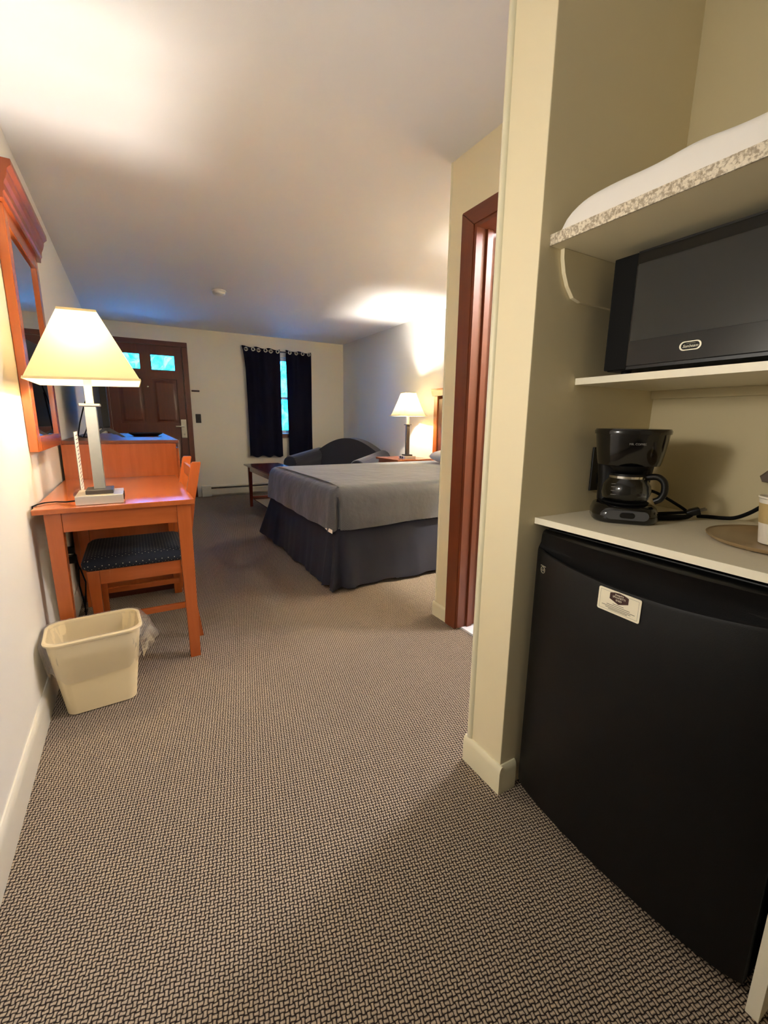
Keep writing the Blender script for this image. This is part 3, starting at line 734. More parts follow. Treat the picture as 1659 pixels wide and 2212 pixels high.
for k in (-1, 1):
    c = k*0.25
    part('seat_cushion', MB().box(c-0.245, c+0.245, -0.39, 0.20, 0.302, 0.45, bev=0.045, seg=3).xf(ML), 'navy_fabric', ls, ang=60)
    xa = k*(Wd/2-0.06)
    prof_a = [(xa-0.09, 0.08), (xa+0.09, 0.08), (xa+0.10, 0.50)]+[(xa+0.115*math.cos(R(a)), 0.555+0.10*math.sin(R(a))) for a in range(-20, 201, 20)]+[(xa-0.10, 0.50)]
    def farm(u, v, w): return (u, w, v+max(0, (w+0.40)/0.75)*0.10*(1 if v > 0.4 else 0))
    part('arm', MB().prism(prof_a, farm, -0.42, 0.30, bev=0.02).xf(ML), 'navy_fabric', ls, ang=60)
    for yy in (-0.34, 0.28):
        part('foot', MB().taper((xa-0.02, xa+0.02, yy-0.02, yy+0.02), (xa-0.03, xa+0.03, yy-0.03, yy+0.03), 0, 0.08).xf(ML), 'darkwood_z', ls)

# ---------------------------------------------------------------- coffee table at the foot of the bed
ct = thing('coffee_table', 'glossy reddish brown coffee table between bed and window', 'table', (1.46, 5.3, 0))
part('tabletop', MB().box(1.235, 1.70, 4.70, 5.92, 0.548, 0.568, bev=0.006), 'table_y', ct)
for x in (1.275, 1.61):
    for y in (4.74, 5.835):
        part('leg', MB().taper((x+0.006, x+0.042, y+0.004, y+0.04), (x, x+0.05, y, y+0.05), 0, 0.5475, bev=0.002), 'table_z', ct)
for x in (1.285, 1.635): part('apron', MB().box(x, x+0.018, 4.7905, 5.8345, 0.48, 0.5475), 'table_y', ct)
for y in (4.748, 5.855): part('apron', MB().box(1.3255, 1.6095, y, y+0.018, 0.48, 0.5475), 'table_x', ct)
part('stretcher', MB().box(1.322, 1.6115, 5.845, 5.87, 0.115, 0.14, bev=0.002), 'table_x', ct)
part('stretcher', MB().box(1.322, 1.6115, 4.75, 4.775, 0.115, 0.14, bev=0.002), 'table_x', ct)
part('shelf', MB().box(1.32, 1.615, 4.7905, 5.834, 0.10, 0.115, bev=0.002), 'table_y', ct)

# ================================================================== LEFT WALL: mirror, desk, dresser
mi = thing('wall_mirror', 'tall mirror in an orange-brown wooden frame with moulded top', 'mirror', (XL, 2.68, 0.99))
my0, my1, mz0, mz1, mxf = 2.325, 3.04, 0.988, 1.93, -0.351
part('frame_stile', MB().box(XL+0.001, mxf, my0, my0+0.07, mz0, mz1, bev=0.004), 'cherry_z', mi)
part('frame_stile', MB().box(XL+0.001, mxf, my1-0.07, my1, mz0, mz1, bev=0.004), 'cherry_z', mi)
part('frame_rail', MB().box(XL+0.001, mxf, my0+0.0705, my1-0.0705, mz0, mz0+0.062, bev=0.004), 'cherry_y', mi)
part('frame_rail', MB().box(XL+0.001, mxf, my0+0.0705, my1-0.0705, mz1-0.06, mz1, bev=0.004), 'cherry_y', mi)
cr_prof = [(XL+0.001, 1.931), (-0.340, 1.931), (-0.340, 1.952), (-0.333, 1.958), (-0.333, 1.985), (-0.324, 2.0), (-0.318, 2.02), (-0.318, 2.034), (-0.303, 2.045), (-0.303, 2.066), (XL+0.001, 2.066)]
part('crown', MB().prism(cr_prof, lambda u, v, w: (u, w, v), my0-0.045, my1+0.045, bev=0.0015), 'crown_wood', mi, 'moulded wooden crown')
part('mirror_glass', MB().box(XL+0.004, -0.363, my0+0.0702, my1-0.0702, mz0+0.0622, mz1-0.0602), 'mirror_glass', mi, 'clear mirror glass')

dk = thing('writing_desk', 'orange-brown wooden writing desk against the left wall', 'desk', (-0.08, 2.6, 0))
part('desktop', MB().box(-0.371, 0.215, 2.10, 3.112, 0.758, 0.78, bev=0.003), 'cherry_y', dk)
for (x0, x1) in ((-0.338, -0.281), (0.141, 0.199)):
    for (y0, y1) in ((2.122, 2.18), (3.035, 3.093)):
        k = -1 if x0 < 0 else 1
        part('leg', MB().taper((x0+0.006, x1-0.006, y0+0.006, y1-0.006), (x0, x1, y0, y1), 0, 0.7575, bev=0.002), 'cherry_z', dk)
for y in (2.128, 3.068): part('apron', MB().box(-0.2805, 0.1405, y, y+0.02, 0.676, 0.7575), 'cherry_x', dk)
for x in (-0.33, 0.172): part('apron', MB().box(x, x+0.02, 2.1805, 3.0345, 0.676, 0.7575), 'cherry_y', dk)

# dresser
ds = thing('dresser', 'orange-brown wooden dresser beyond the desk', 'dresser', (-0.065, 3.9, 0))
part('top', MB().box(-0.371, 0.252, 3.118, 4.70, 0.982, 1.003, bev=0.003), 'casing_y', ds)
part('body', MB().box(-0.370, 0.235, 3.124, 4.695, 0.05, 0.9815, bev=0.002), 'cherry_z', ds)
part('plinth', MB().box(-0.36, 0.20, 3.14, 4.68, 0, 0.0495), 'darkwood_y', ds)
for j, (y0, y1) in enumerate(((3.15, 3.90), (3.92, 4.67))):
    for z0, z1 in ((0.09, 0.37), (0.39, 0.66), (0.68, 0.95)):
        dr = part('drawer', MB().box(0.2355, 0.252, y0, y1, z0, z1, bev=0.003), 'cherry_y', ds)
        for yy in (y0+0.2, y1-0.2):
            part('knob', MB().lathe([(0.006, 0), (0.006, 0.012), (0.014, 0.018), (0.012, 0.026), (0.004, 0.03)], n=12).xf(frame_mat((0.252, yy, (z0+z1)/2), (0, 1, 0), (0, 0, 1), (1, 0, 0))), 'steel', dr)
# television
tv = thing('television', 'black flat television on the dresser, seen nearly edge on', 'television', (-0.19, 3.98, 1.003))
MT = Matrix.Translation((-0.19, 3.98, 1.003)) @ Matrix.Rotation(R(6), 4, 'Z')
part('housing', MB().box(-0.03, 0.012, -0.48, 0.48, 0.07, 0.62, bev=0.006).xf(MT), 'black_plastic', tv)
part('screen', MB().box(0.0125, 0.0145, -0.465, 0.465, 0.09, 0.605).xf(MT), 'screen', tv)
for y in (-0.33, 0.33):
    part('stand_foot', MB().prism([(-0.11, 0.001), (-0.085, 0.001), (0.0, 0.052), (0.085, 0.001), (0.11, 0.001), (0.012, 0.0695), (-0.012, 0.0695)], lambda u, v, w: (u, w+y, v), -0.007, 0.007, bev=0.001).xf(MT), 'grey_panel', tv)
for k, (pts) in enumerate((
    [(-0.225, 3.75, 1.35), (-0.27, 3.62, 1.22), (-0.30, 3.55, 1.10), (-0.315, 3.52, 1.02), (-0.30, 3.60, 1.008)],
    [(-0.225, 3.80, 1.30), (-0.25, 3.68, 1.18), (-0.27, 3.60, 1.06), (-0.29, 3.56, 1.009), (-0.24, 3.50, 1.009)])):
    part('cable', MB().tube(pts, 0.004, 7), 'black_matte', tv)
tr = thing('black_tray', 'flat shallow black tray lying on the dresser top', 'tray', (0.09, 3.86, 1.003))
part('dish', MB().loft([ring(rrect(0.085, 3.86, w, d, r), 1.003+z) for w, d, r, z in ((0.16, 0.12, 0.03, 0.0005), (0.17, 0.13, 0.03, 0.006), (0.225, 0.18, 0.035, 0.022), (0.230, 0.185, 0.035, 0.024), (0.222, 0.177, 0.035, 0.0235), (0.168, 0.128, 0.03, 0.009))]), 'black_plastic', tr)
part('rim', MB().loft([ring(rrect(0.085, 3.86, w, d, 0.036), 1.003+z) for w, d, z in ((0.230, 0.185, 0.0242), (0.236, 0.191, 0.0245), (0.236, 0.191, 0.028), (0.228, 0.183, 0.028), (0.230, 0.185, 0.0242))], False, False), 'black_gloss', tr)

# desk lamp
dl = lamp('desk_lamp', 'lit desk lamp with square cream shade and brushed metal post', -0.145, 2.232, 0.78, R(0),
     dict(base=(0.17, 0.20, 0.038), base_mat='lamp_base_nickel', out=lambda k: frame_mat((0.0865, 0.035*k, 0.02), (0, 1, 0), (0, 0, 1), (1, 0, 0)), foot=0.10, post=0.042, post_mat='brushed_nickel', collar=0.40, cw=0.073, sb=0.494, st=0.769, s0=0.375, s1=0.126, bell=1.0, cut=0.015), DESK_LAMP_W, tilt=R(-1.5))
part('power_cord', MB().tube([(-0.231, 2.21, 0.79), (-0.27, 2.22, 0.786), (-0.31, 2.25, 0.785), (-0.345, 2.24, 0.785), (-0.364, 2.21, 0.785), (-0.3775, 2.18, 0.782), (-0.3785, 2.18, 0.76)], 0.003, 7), 'black_matte', dl, 'thin black cord')
# sign holder, notepad
sg = thing('sign_holder', 'clear upright sign holder with a printed sheet on the desk', 'sign holder', (-0.235, 2.53, 0.78))
MSG = Matrix.Translation((-0.235, 2.53, 0.78)) @ Matrix.Rotation(R(2.2), 4, 'Z')
part('acrylic_sheet', MB().box(-0.0040, -0.0015, -0.108, 0.108, 0.004, 0.292).xf(MSG), 'acrylic', sg)
part('acrylic_foot', MB().box(-0.035, 0.05, -0.108, 0.108, 0.0005, 0.0035).xf(MSG), 'acrylic', sg)
sheet = part('printed_sheet', MB().box(-0.001, 0.0010, -0.106, 0.106, 0.006, 0.288).xf(MSG), 'paper', sg)
for i in range(15):
    w = (0.12, 0.16, 0.15, 0.17, 0.10)[i % 5]; z = 0.272-0.0175*i
    part('printed_line', MB().box(0.00105, 0.0013, -w/2, w/2, z-0.0022, z+0.0022).xf(MSG), 'ink_dark', sheet)
np_ = single('notepad', MB().quad_box([(-0.19, 2.40, 0.7805), (-0.075, 2.42, 0.7805), (-0.085, 2.50, 0.7805), (-0.20, 2.49, 0.7805), (-0.19, 2.40, 0.786), (-0.075, 2.42, 0.786), (-0.085, 2.50, 0.786), (-0.20, 2.49, 0.786)]), 'paper', 'white notepad lying behind the desk lamp base', 'notepad')

# desk chair, tucked in from the right
ch = thing('desk_chair', 'wooden desk chair with dark dotted seat tucked under the desk', 'chair', (0.0, 2.56, 0))
cy0, cy1 = 2.325, 2.79
part('seat', MB().loft([ring(rrect(-0.035, (cy0+cy1)/2, 0.46-2*i, cy1-cy0-2*i, 0.04), z) for i, z in ((0.012, 0.435), (0, 0.447), (0, 0.470), (0.02, 0.487), (0.06, 0.494))]), 'dotted_fabric', ch, 'dark navy seat pad with pale dots', ang=60)
def sweep_post(pts, w, d):
    return MB().loft([[(x-d/2*k, y-w/2, z), (x+d/2*k, y-w/2, z), (x+d/2*k, y+w/2, z), (x-d/2*k, y+w/2, z)] for x, y, z, k in pts])
for y in (cy0+0.03, cy1-0.03):
    part('leg', MB().taper((-0.232, -0.202, y-0.015, y+0.015), (-0.245, -0.195, y-0.02, y+0.02), 0, 0.4345, bev=0.002), 'cherry_z', ch)
    part('back_post', sweep_post([(0.215, y, 0, 0.8), (0.19, y, 0.20, 0.95), (0.178, y, 0.42, 1.1), (0.19, y, 0.56, 1.1), (0.222, y, 0.75, 1.0), (0.258, y, 0.915, 0.95), (0.262, y, 0.925, 0.8)], 0.032, 0.046), 'cherry_z', ch, ang=30)
    part('side_rail', MB().box(-0.1945, 0.151, y-0.012, y+0.012, 0.365, 0.4345), 'cherry_x', ch)
    part('stretcher', MB().box(-0.199, 0.165, y-0.009, y+0.009, 0.17, 0.20, bev=0.002), 'cherry_x', ch)
part('front_rail', MB().box(-0.232, -0.210, cy0+0.0505, cy1-0.0505, 0.365, 0.4345), 'cherry_y', ch)
for z0, z1, x in ((0.83, 0.895, 0.244), (0.70, 0.74, 0.216), (0.58, 0.62, 0.198)):
    part('back_slat', MB().box(x-0.008, x+0.008, cy0+0.0465, cy1-0.0465, z0, z1, bev=0.003), 'cherry_y', ch)

# wall outlet under the desk with plugs
ot = thing('wall_outlet', 'wall outlet with black plugs under the desk', 'outlet', (XL, 2.86, 0.36))
part('plate', MB().box(XL+0.001, XL+0.007, 2.82, 2.90, 0.33, 0.45, bev=0.002), 'white_plastic', ot)
part('plug', MB().box(XL+0.0075, XL+0.045, 2.84, 2.88, 0.40, 0.435, bev=0.004), 'black_plastic', ot)
part('plug', MB().box(XL+0.0075, XL+0.050, 2.835, 2.885, 0.345, 0.385, bev=0.004), 'black_plastic', ot)
part('cord', MB().tube([(-0.345, 2.86, 0.36), (-0.325, 2.86, 0.30), (-0.31, 2.87, 0.22), (-0.32, 2.88, 0.13), (-0.335, 2.90, 0.03), (-0.335, 2.98, 0.008)], 0.004, 7), 'black_matte', ot)
part('cord', MB().tube([(-0.345, 2.86, 0.41), (-0.33, 2.84, 0.33), (-0.335, 2.82, 0.22), (-0.325, 2.84, 0.10), (-0.33, 2.88, 0.02), (-0.33, 2.97, 0.018)], 0.004, 7), 'black_matte', ot)

# ---------------------------------------------------------------- waste bin and liner
MBN = Matrix.Translation((-0.205, 1.975, 0)) @ Matrix.Rotation(R(4), 4, 'Z')
bn = thing('waste_bin', 'beige plastic waste bin beside the desk leg', 'waste bin', (-0.205, 1.975, 0))
bw0, bd0, bw1, bd1, bh = 0.235, 0.175, 0.315, 0.225, 0.315
def binring(v, off=0.0, z=None): return ring(rrect(0, 0, bw0+(bw1-bw0)*v+2*off, bd0+(bd1-bd0)*v+2*off, 0.035+0.02*v, 6), bh*v if z is None else z)
part('body', MB().loft([ring(rrect(0, 0, bw0-0.02, bd0-0.02, 0.03, 6), 0.001), binring(0.015), binring(0.3), binring(0.6), binring(0.97), binring(0.97, -0.004), binring(0.6, -0.004), binring(0.1, -0.004)], True, True).xf(MBN), 'cream_plastic', bn)
part('rim', MB().loft([binring(0.97, o, bh*0.97+z) for o, z in ((0.0005, 0.0), (0.007, 0.002), (0.008, 0.009), (0.004, 0.013), (-0.003, 0.012), (-0.0035, 0.0005), (0.0005, 0.0))], False, False).xf(MBN), 'cream_plastic', bn)
# liner: inside lining, over the rim, hanging outside with crumples and a gathered tail
rl = random.Random(5)
nl = 28
def liner_pt(i, n, v, off, dz, amp, tail):
    pr = rrect(0, 0, bw0+(bw1-bw0)*v, bd0+(bd1-bd0)*v, 0.035+0.02*v, 14)
    x, y = pr[i]; l = math.hypot(x, y); nx, ny = x/l, y/l
    o = off+amp*(0.5+0.5*math.sin(i*0.95+v*11))+amp*0.8*abs(math.sin(i*2.1+v*23))+rl.uniform(0, amp)*0.5
    if tail and x > 0.09: o += tail*max(0, 1-abs(y+0.01)/0.10)**1.3
    if x < -0.10: o = min(o, 0.022)
    hem = max(0, (0.72-v)/0.16) if off > 0 else 0
    return (x+nx*o, y+ny*o, bh*v+dz+rl.uniform(-1, 1)*amp*0.5+hem*(0.016*math.sin(i*0.37+1)+0.008*math.sin(i*1.1)))
LR = [(0.50, -0.018, 0, 0.003, 0), (0.65, -0.016, 0, 0.005, 0), (0.80, -0.013, 0, 0.005, 0), (0.90, -0.010, 0, 0.004, 0), (0.97, -0.008, 0.002, 0.002, 0), (1.0, -0.003, 0.0065, 0.0, 0), (1.0, 0.011, 0.0055, 0.001, 0.012),
      (0.96, 0.015, 0, 0.005, 0.045), (0.91, 0.016, 0, 0.009, 0.075), (0.86, 0.015, 0, 0.011, 0.09), (0.81, 0.015, 0, 0.012, 0.08), (0.76, 0.014, 0, 0.012, 0.065), (0.71, 0.013, 0, 0.012, 0.05), (0.66, 0.012, 0, 0.011, 0.035), (0.61, 0.010, 0, 0.010, 0.02), (0.56, 0.007, 0, 0.008, 0.006)]
rings = [[liner_pt(i, 60, *q) for i in range(60)] for q in LR]
single('bin_liner', MB().loft(rings, False, False).xf(MBN), 'liner_film', 'clear crumpled plastic liner folded over the waste bin rim', 'bin liner', ang=50)

# ================================================================== KITCHENETTE NICHE
ctp = thing('countertop', 'white laminate countertop above the black fridge', 'countertop', (1.21, 0.34, 0.857))
part('board', MB().box(0.961, 1.459, -0.139, 0.822, 0.857, 0.874, bev=0.0015), 'counter_laminate', ctp)
part('edging', MB().box(0.9575, 0.9605, -0.139, 0.822, 0.857, 0.8742), 'laminate_white', ctp, 'pale front edging strip')
single('support_panel', MB().box(0.947, 1.44, 0.176, 0.198, 0, 0.8565, bev=0.001), 'laminate_white', 'white upright panel at the right side of the fridge', 'panel')
shf = thing('microwave_shelf', 'white shelf carrying the microwave', 'shelf', (1.27, 0.35, 1.237))
part('board', MB().box(1.076, 1.459, -0.139, 0.822, 1.237, 1.254), 'laminate_white', shf)
part('edging', MB().box(1.0725, 1.0755, -0.139, 0.822, 1.2368, 1.2542), 'laminate_white', shf)
part('cleat', MB().box(1.444, 1.459, -0.139, 0.822, 1.212, 1.2365), 'cream_shaded', shf)
us = thing('upper_shelf', 'speckled laminate shelf above the microwave', 'shelf', (1.2, 0.35, 1.558))
part('board', MB().box(0.9335, 1.459, -0.139, 0.8225, 1.558, 1.582), 'wall_cream', us)
part('front_edge', MB().box(0.929, 0.933, -0.139, 0.8225, 1.5575, 1.5825), 'speckled_laminate', us, 'speckled beige laminate edge')
single('shelf_bracket', MB().prism([(0.97, 1.5575), (0.972, 1.535), (0.980, 1.505), (0.996, 1.475), (1.020, 1.45), (1.05, 1.443), (1.45, 1.443), (1.45, 1.5575)], XZ_Y, 0.811, 0.8225, bev=0.001), 'wall_cream', 'curved cream shelf bracket at the left under the upper shelf', 'bracket')

# folded white linen on the upper shelf
def linen(label):
    mb = MB()
    def f(u, v):
        y = 0.80-(0.86)*u
        # cross section v: around from front-bottom over top to back-bottom
        a = v*math.pi
        h = 0.068*(1-math.exp(-u*26))**0.6*(1+0.05*math.sin(u*9)+0.04*math.sin(u*23))
        xx = 1.145-0.207*math.copysign(abs(math.cos(a))**0.4, math.cos(a))
        zz = 1.5835+max(0.0, h)*abs(math.sin(a))**0.32
        fold = 0.006*math.sin(u*40+v*6)*math.sin(a)*min(1, u*3)
        return (xx+fold*0.5, y, zz+fold*0.6)
    mb.grid(f, 70, 20)
    n = 70
    mb.bm.verts.ensure_lookup_table(); vs = list(mb.bm.verts)
    bmesh.ops.holes_fill(mb.bm, edges=[e for e in mb.bm.edges if e.is_boundary], sides=0)
    return single('folded_blanket', mb, 'white_linen', label, 'blanket', ang=75)
linen('folded white blanket lying on the speckled upper shelf')

# microwave
mw = thing('microwave', 'black microwave oven on the white shelf', 'microwave', (1.26, 0.50, 1.254))
part('body', MB().box(1.10, 1.43, 0.245, 0.752, 1.266, 1.536, bev=0.004), 'black_plastic', mw)
part('front_frame', MB().box(1.089, 1.0995, 0.6925, 0.752, 1.268, 1.534, bev=0.002), 'black_matte', mw)
dr = part('door', MB().box(1.087, 1.0995, 0.395, 0.692, 1.274, 1.530, bev=0.002), 'microwave_door', mw, 'dark glossy door')
part('window', MB().box(1.0855, 1.0868, 0.413, 0.687, 1.332, 1.506), 'microwave_glass', dr)
part('lower_frame', MB().box(1.0895, 1.0995, 0.2455, 0.692, 1.2665, 1.2735), 'black_plastic', mw)
part('upper_frame', MB().box(1.0895, 1.0995, 0.2455, 0.692, 1.5305, 1.5355), 'black_plastic', mw)
cp = part('control_panel', MB().box(1.088, 1.0995, 0.2455, 0.3935, 1.274, 1.530, bev=0.002), 'black_gloss', mw)
for i in range(4):
    for j in range(3):
        part('button', MB().box(1.0865, 1.0878, 0.268+j*0.036, 0.295+j*0.036, 1.30+i*0.035, 1.322+i*0.035), 'grey_panel', cp)
for x in (1.13, 1.40):
    for y in (0.28, 0.715): part('foot', MB().lathe([(0.012, 1.2545), (0.012, 1.2658)], (x, y, 0), 12), 'black_matte', mw)
# badge: pill outline and script name
MBG = frame_mat((1.0866, 0.547, 1.304), (0, -1, 0), (0, 0, 1), (-1, 0, 0))
def pill(w, h, n=10):
    r = h/2; pts = []
    for k in range(n+1): a = R(-90+180*k/n); pts.append((w/2-r+r*math.cos(a), r*math.sin(a)))
    for k in range(n+1): a = R(90+180*k/n); pts.append((-w/2+r+r*math.cos(a), r*math.sin(a)))
    return pts
bd_ = part('badge', MB().loft([[(x, y, 0.0002) for x, y in pill(0.045, 0.0195)], [(x, y, 0.001) for x, y in pill(0.045, 0.0195)], [(x, y, 0.001) for x, y in pill(0.038, 0.0155)], [(x, y, 0.0002) for x, y in pill(0.038, 0.0155)], [(x, y, 0.0002) for x, y in pill(0.045, 0.0195)]], False, False).xf(MBG), 'silver_print', dr)
part('badge_name', text_mb('Sunbeam', 0.0088, 0.0002, MBG @ Matrix.Translation((0, -0.0008, 0.0004)), shear=0.3), 'silver_print', bd_)
part('badge_swash', MB().tube([(-0.008, 0.0045, 0.0006), (0.0, 0.0055, 0.0006), (0.010, 0.0042, 0.0006)], 0.0004, 5).xf(MBG), 'silver_print', bd_)

# refrigerator
fr = thing('mini_fridge', 'black mini fridge under the countertop', 'fridge', (1.18, 0.505, 0))
fy0, fy1 = 0.212, 0.800; fyc = (fy0+fy1)/2; fhw = (fy1-fy0)/2
part('body', MB().box(0.985, 1.43, fy0+0.004, fy1-0.004, 0.02, 0.845, bev=0.004), 'fridge_black', fr)
def fx(y, extra=0.0):
    t = (y-fyc)/fhw
    return 0.955-0.030*(1-t*t)-0.012*(1-abs(t)**12)+extra
NY = 36
ys_ = [fy0+(fy1-fy0)*(0.5-0.5*math.cos(math.pi*i/NY)) for i in range(NY+1)]
def lipz(y): t = (y-fyc)/fhw; return 0.770+0.026*t*t
mb = MB()
# cross-section rows (z function, x function) from bottom round to the pocket and the top
rowsf = [lambda y: (0.983, 0.035), lambda y: (fx(y)+0.008, 0.035), lambda y: (fx(y), 0.043), lambda y: (fx(y), 0.30), lambda y: (fx(y), 0.60), lambda y: (fx(y), lipz(y)-0.010),
         lambda y: (fx(y)+0.002, lipz(y)-0.002), lambda y: (fx(y)+0.006, lipz(y)), lambda y: (fx(y)+0.0085, lipz(y)-0.006*(1-((y-fyc)/fhw)**4)), lambda y: (fx(y)+0.010+0.020*(1-((y-fyc)/fhw)**4), lipz(y)-0.022*(1-((y-fyc)/fhw)**4)),
         lambda y: (fx(y)+0.010+0.026*(1-((y-fyc)/fhw)**4), lipz(y)+0.012), lambda y: (fx(y)+0.012+0.010*(1-((y-fyc)/fhw)**4), 0.828), lambda y: (fx(y)+0.016, 0.838), lambda y: (fx(y)+0.024, 0.842), lambda y: (0.983, 0.842)]
mb.loft([[(rf(y)[0], y, rf(y)[1]) for y in ys_] for rf in rowsf], False, False, closed=False)
bmesh.ops.holes_fill(mb.bm, edges=[e for e in mb.bm.edges if e.is_boundary], sides=0)
dr = part('door', mb, 'fridge_black', fr, 'black door with a scooped handle along the top', ang=32)
part('kick_plate', MB().box(0.975, 0.9845, fy0+0.01, fy1-0.01, 0.022, 0.034), 'black_matte', fr)
for y in (fy0+0.05, fy1-0.05):
    for x in (1.02, 1.40): part('foot', MB().lathe([(0.015, 0.0), (0.015, 0.0195)], (x, y, 0), 12), 'black_matte', fr)
# round maker's badge
yb, zb_ = 0.763, 0.741
slope = (fx(yb+0.01)-fx(yb-0.01))/0.02
tv_ = Vector((slope*-1, -1, 0)).normalized(); nv = tv_.cross(Vector((0, 0, 1))).normalized()
if nv.x > 0: nv = -nv
MFB = frame_mat((fx(yb)-0.0002, yb, zb_), tv_, (0, 0, 1), nv)
n = 24
bd_ = part('badge', MB().loft([[(math.cos(2*math.pi*i/n)*r, math.sin(2*math.pi*i/n)*r, h) for i in range(n)] for r, h in ((0.0095, 0.0), (0.0095, 0.001), (0.0078, 0.001), (0.0078, 0.0), (0.0095, 0.0))], False, False).xf(MFB), 'silver_print', dr)
part('badge_name', text_mb('GE', 0.0095, 0.0003, MFB @ Matrix.Translation((0, 0, 0.0004)), shear=0.25), 'silver_print', bd_)
part('badge_bar', MB().box(-0.0105, 0.0115, 0.0105, 0.0122, 0.0002, 0.001).xf(MFB), 'silver_print', bd_)
# card magnet
yc_ = 0.530; zc_ = 0.737
sl = (fx(yc_+0.04)-fx(yc_-0.04))/0.08
tv_ = Vector((-sl, -1, 0)).normalized(); nv = Vector((-1, sl, 0)).normalized()
MC = frame_mat((fx(yc_)-0.0006, yc_, zc_), tv_, (0, 0, 1), nv) @ Matrix.Rotation(R(-0.5), 4, 'Z')
mg = thing('business_card', 'cream business card with brown emblem stuck on the fridge', 'card', (fx(yc_), yc_, zc_-0.027))
cd_ = part('card', MB().loft([[(x, y, z) for x, y in rrect(0, 0, 0.100, 0.054, 0.004, 4)] for z in (0.0, 0.0012)]).xf(MC), 'card_cream', mg)
e = 0.0014
part('border_line', MB().loft([[(x, y, e-0.0001) for x, y in rrect(0, 0, 0.0905, 0.0445, 0.001, 1)], [(x, y, e-0.0001) for x, y in rrect(0, 0, 0.0895, 0.0435, 0.001, 1)]], False, False).xf(MC), 'ink', cd_)
emb = part('emblem', MB().prism([(-0.022, 0.006), (0, -0.002), (0.022, 0.006), (0.022, 0.020), (0.012, 0.0235), (0, 0.0248), (-0.012, 0.0235), (-0.022, 0.020)], XYZ, 0.0013, 0.0016).xf(MC), 'card_brown', cd_)
part('lettering', text_mb("Joseph's", 0.0062, 0.0001, MC @ Matrix.Translation((0, 0.0195, 0.0018)), shear=0.2), 'card_cream', emb)
part('lettering', text_mb('SPAGHETTI', 0.0060, 0.0001, MC @ Matrix.Translation((0, 0.0132, 0.0018))), 'card_cream', emb)
part('lettering', text_mb('SHED', 0.0060, 0.0001, MC @ Matrix.Translation((0, 0.0066, 0.0018))), 'card_cream', emb)
for w, y in ((0.026, -0.0045), (0.055, -0.0085), (0.078, -0.0125), (0.060, -0.016), (0.045, -0.019)):
    part('printed_line', MB().box(-w/2, w/2, y-0.0006, y+0.0006, 0.0013, 0.0015).xf(MC), 'ink', cd_)

# black outlet plate on the partition wall
op = thing('niche_outlet', 'black outlet plate on the wall behind the coffee maker', 'outlet', (1.215, 0.822, 1.0))
part('plate', MB().box(1.180, 1.250, 0.8165, 0.8225, 0.935, 1.065, bev=0.002), 'black_plastic', op)
for z in (0.972, 1.028): part('socket', MB().box(1.205, 1.238, 0.8145, 0.8163, z-0.017, z+0.017, bev=0.0008), 'black_matte', op)

# ---------------------------------------------------------------- coffee maker
cm = thing('coffee_maker', 'black four-cup coffee maker with a glass carafe', 'coffee maker', (1.164, 0.699, 0.874))
MK = Matrix.Translation((1.164, 0.699, 0.8745)) @ Matrix.Rotation(R(-50.4), 4, 'Z')   # local -y = front
def rr3(w, d, r, z, cy=0, n=6): return ring(rrect(0, cy, w, d, r, n), z)
part('base', MB().loft([rr3(0.148, 0.150, 0.045, 0.0), rr3(0.160, 0.160, 0.05, 0.006), rr3(0.160, 0.160, 0.05, 0.024), rr3(0.150, 0.150, 0.05, 0.040), rr3(0.128, 0.130, 0.05, 0.048, 0.006)]).xf(MK), 'black_gloss', cm, ang=50)
cpn = part('control_panel', MB().loft([[(x, -0.0785-(0.0 if k == 0 else 0.003)-0.0*z, 0.024+z) for x, z in pill(0.100, 0.024, 8)] for k in (0, 1)]).xf(MK), 'grey_panel', cm)
part('power_switch', MB().loft([[(x, -0.0815-0.002*k, 0.024+z) for x, z in pill(0.036*(1-0.1*k), 0.015*(1-0.1*k), 8)] for k in (0, 1)]).xf(MK), 'black_plastic', cpn)
part('warming_plate', MB().lathe([(0.056, 0.0485), (0.058, 0.051), (0.056, 0.053)], (0, -0.012, 0), 28).xf(MK), 'black_matte', cm)
part('back_column', MB().loft([rr3(0.126, 0.05, 0.02, 0.045, 0.052), rr3(0.130, 0.052, 0.02, 0.10, 0.051), rr3(0.145, 0.060, 0.022, 0.17, 0.048)]).xf(MK), 'black_plastic', cm, ang=50)
hd = part('brew_head', MB().loft([rr3(0.150, 0.128, 0.055, 0.1505, 0.010), rr3(0.156, 0.140, 0.06, 0.165, 0.006), rr3(0.166, 0.154, 0.07, 0.20, 0.002), rr3(0.174, 0.162, 0.075, 0.232, 0.0)]).xf(MK), 'black_gloss', cm, ang=50)
part('filter_basket', MB().lathe([(0.030, 0.131), (0.045, 0.140), (0.050, 0.150)], (0, -0.014, 0), 24).xf(MK), 'black_matte', cm)
part('lid', MB().loft([rr3(0.180, 0.168, 0.078, 0.2325), rr3(0.182, 0.170, 0.079, 0.240), rr3(0.176, 0.164, 0.077, 0.246), rr3(0.10, 0.09, 0.04, 0.2485)]).xf(MK), 'black_gloss', cm, ang=50)
part('lettering', text_mb('MR. COFFEE', 0.0072, 0.0003, MK @ frame_mat((0.004, -0.0790, 0.208), (1, 0, 0), (0, 0.05, 0.999), (0, -1, 0))), 'dim_print', hd)
cf = part('carafe', MB().loft([[(math.cos(2*math.pi*i/28)*r, -0.012+math.sin(2*math.pi*i/28)*r, z) for i in range(28)] for r, z in ((0.02, 0.0545), (0.050, 0.0545), (0.057, 0.062), (0.060, 0.080), (0.058, 0.098), (0.048, 0.113), (0.043, 0.120))], True, False).xf(MK), 'carafe_glass', cm, 'clear glass carafe', ang=60)
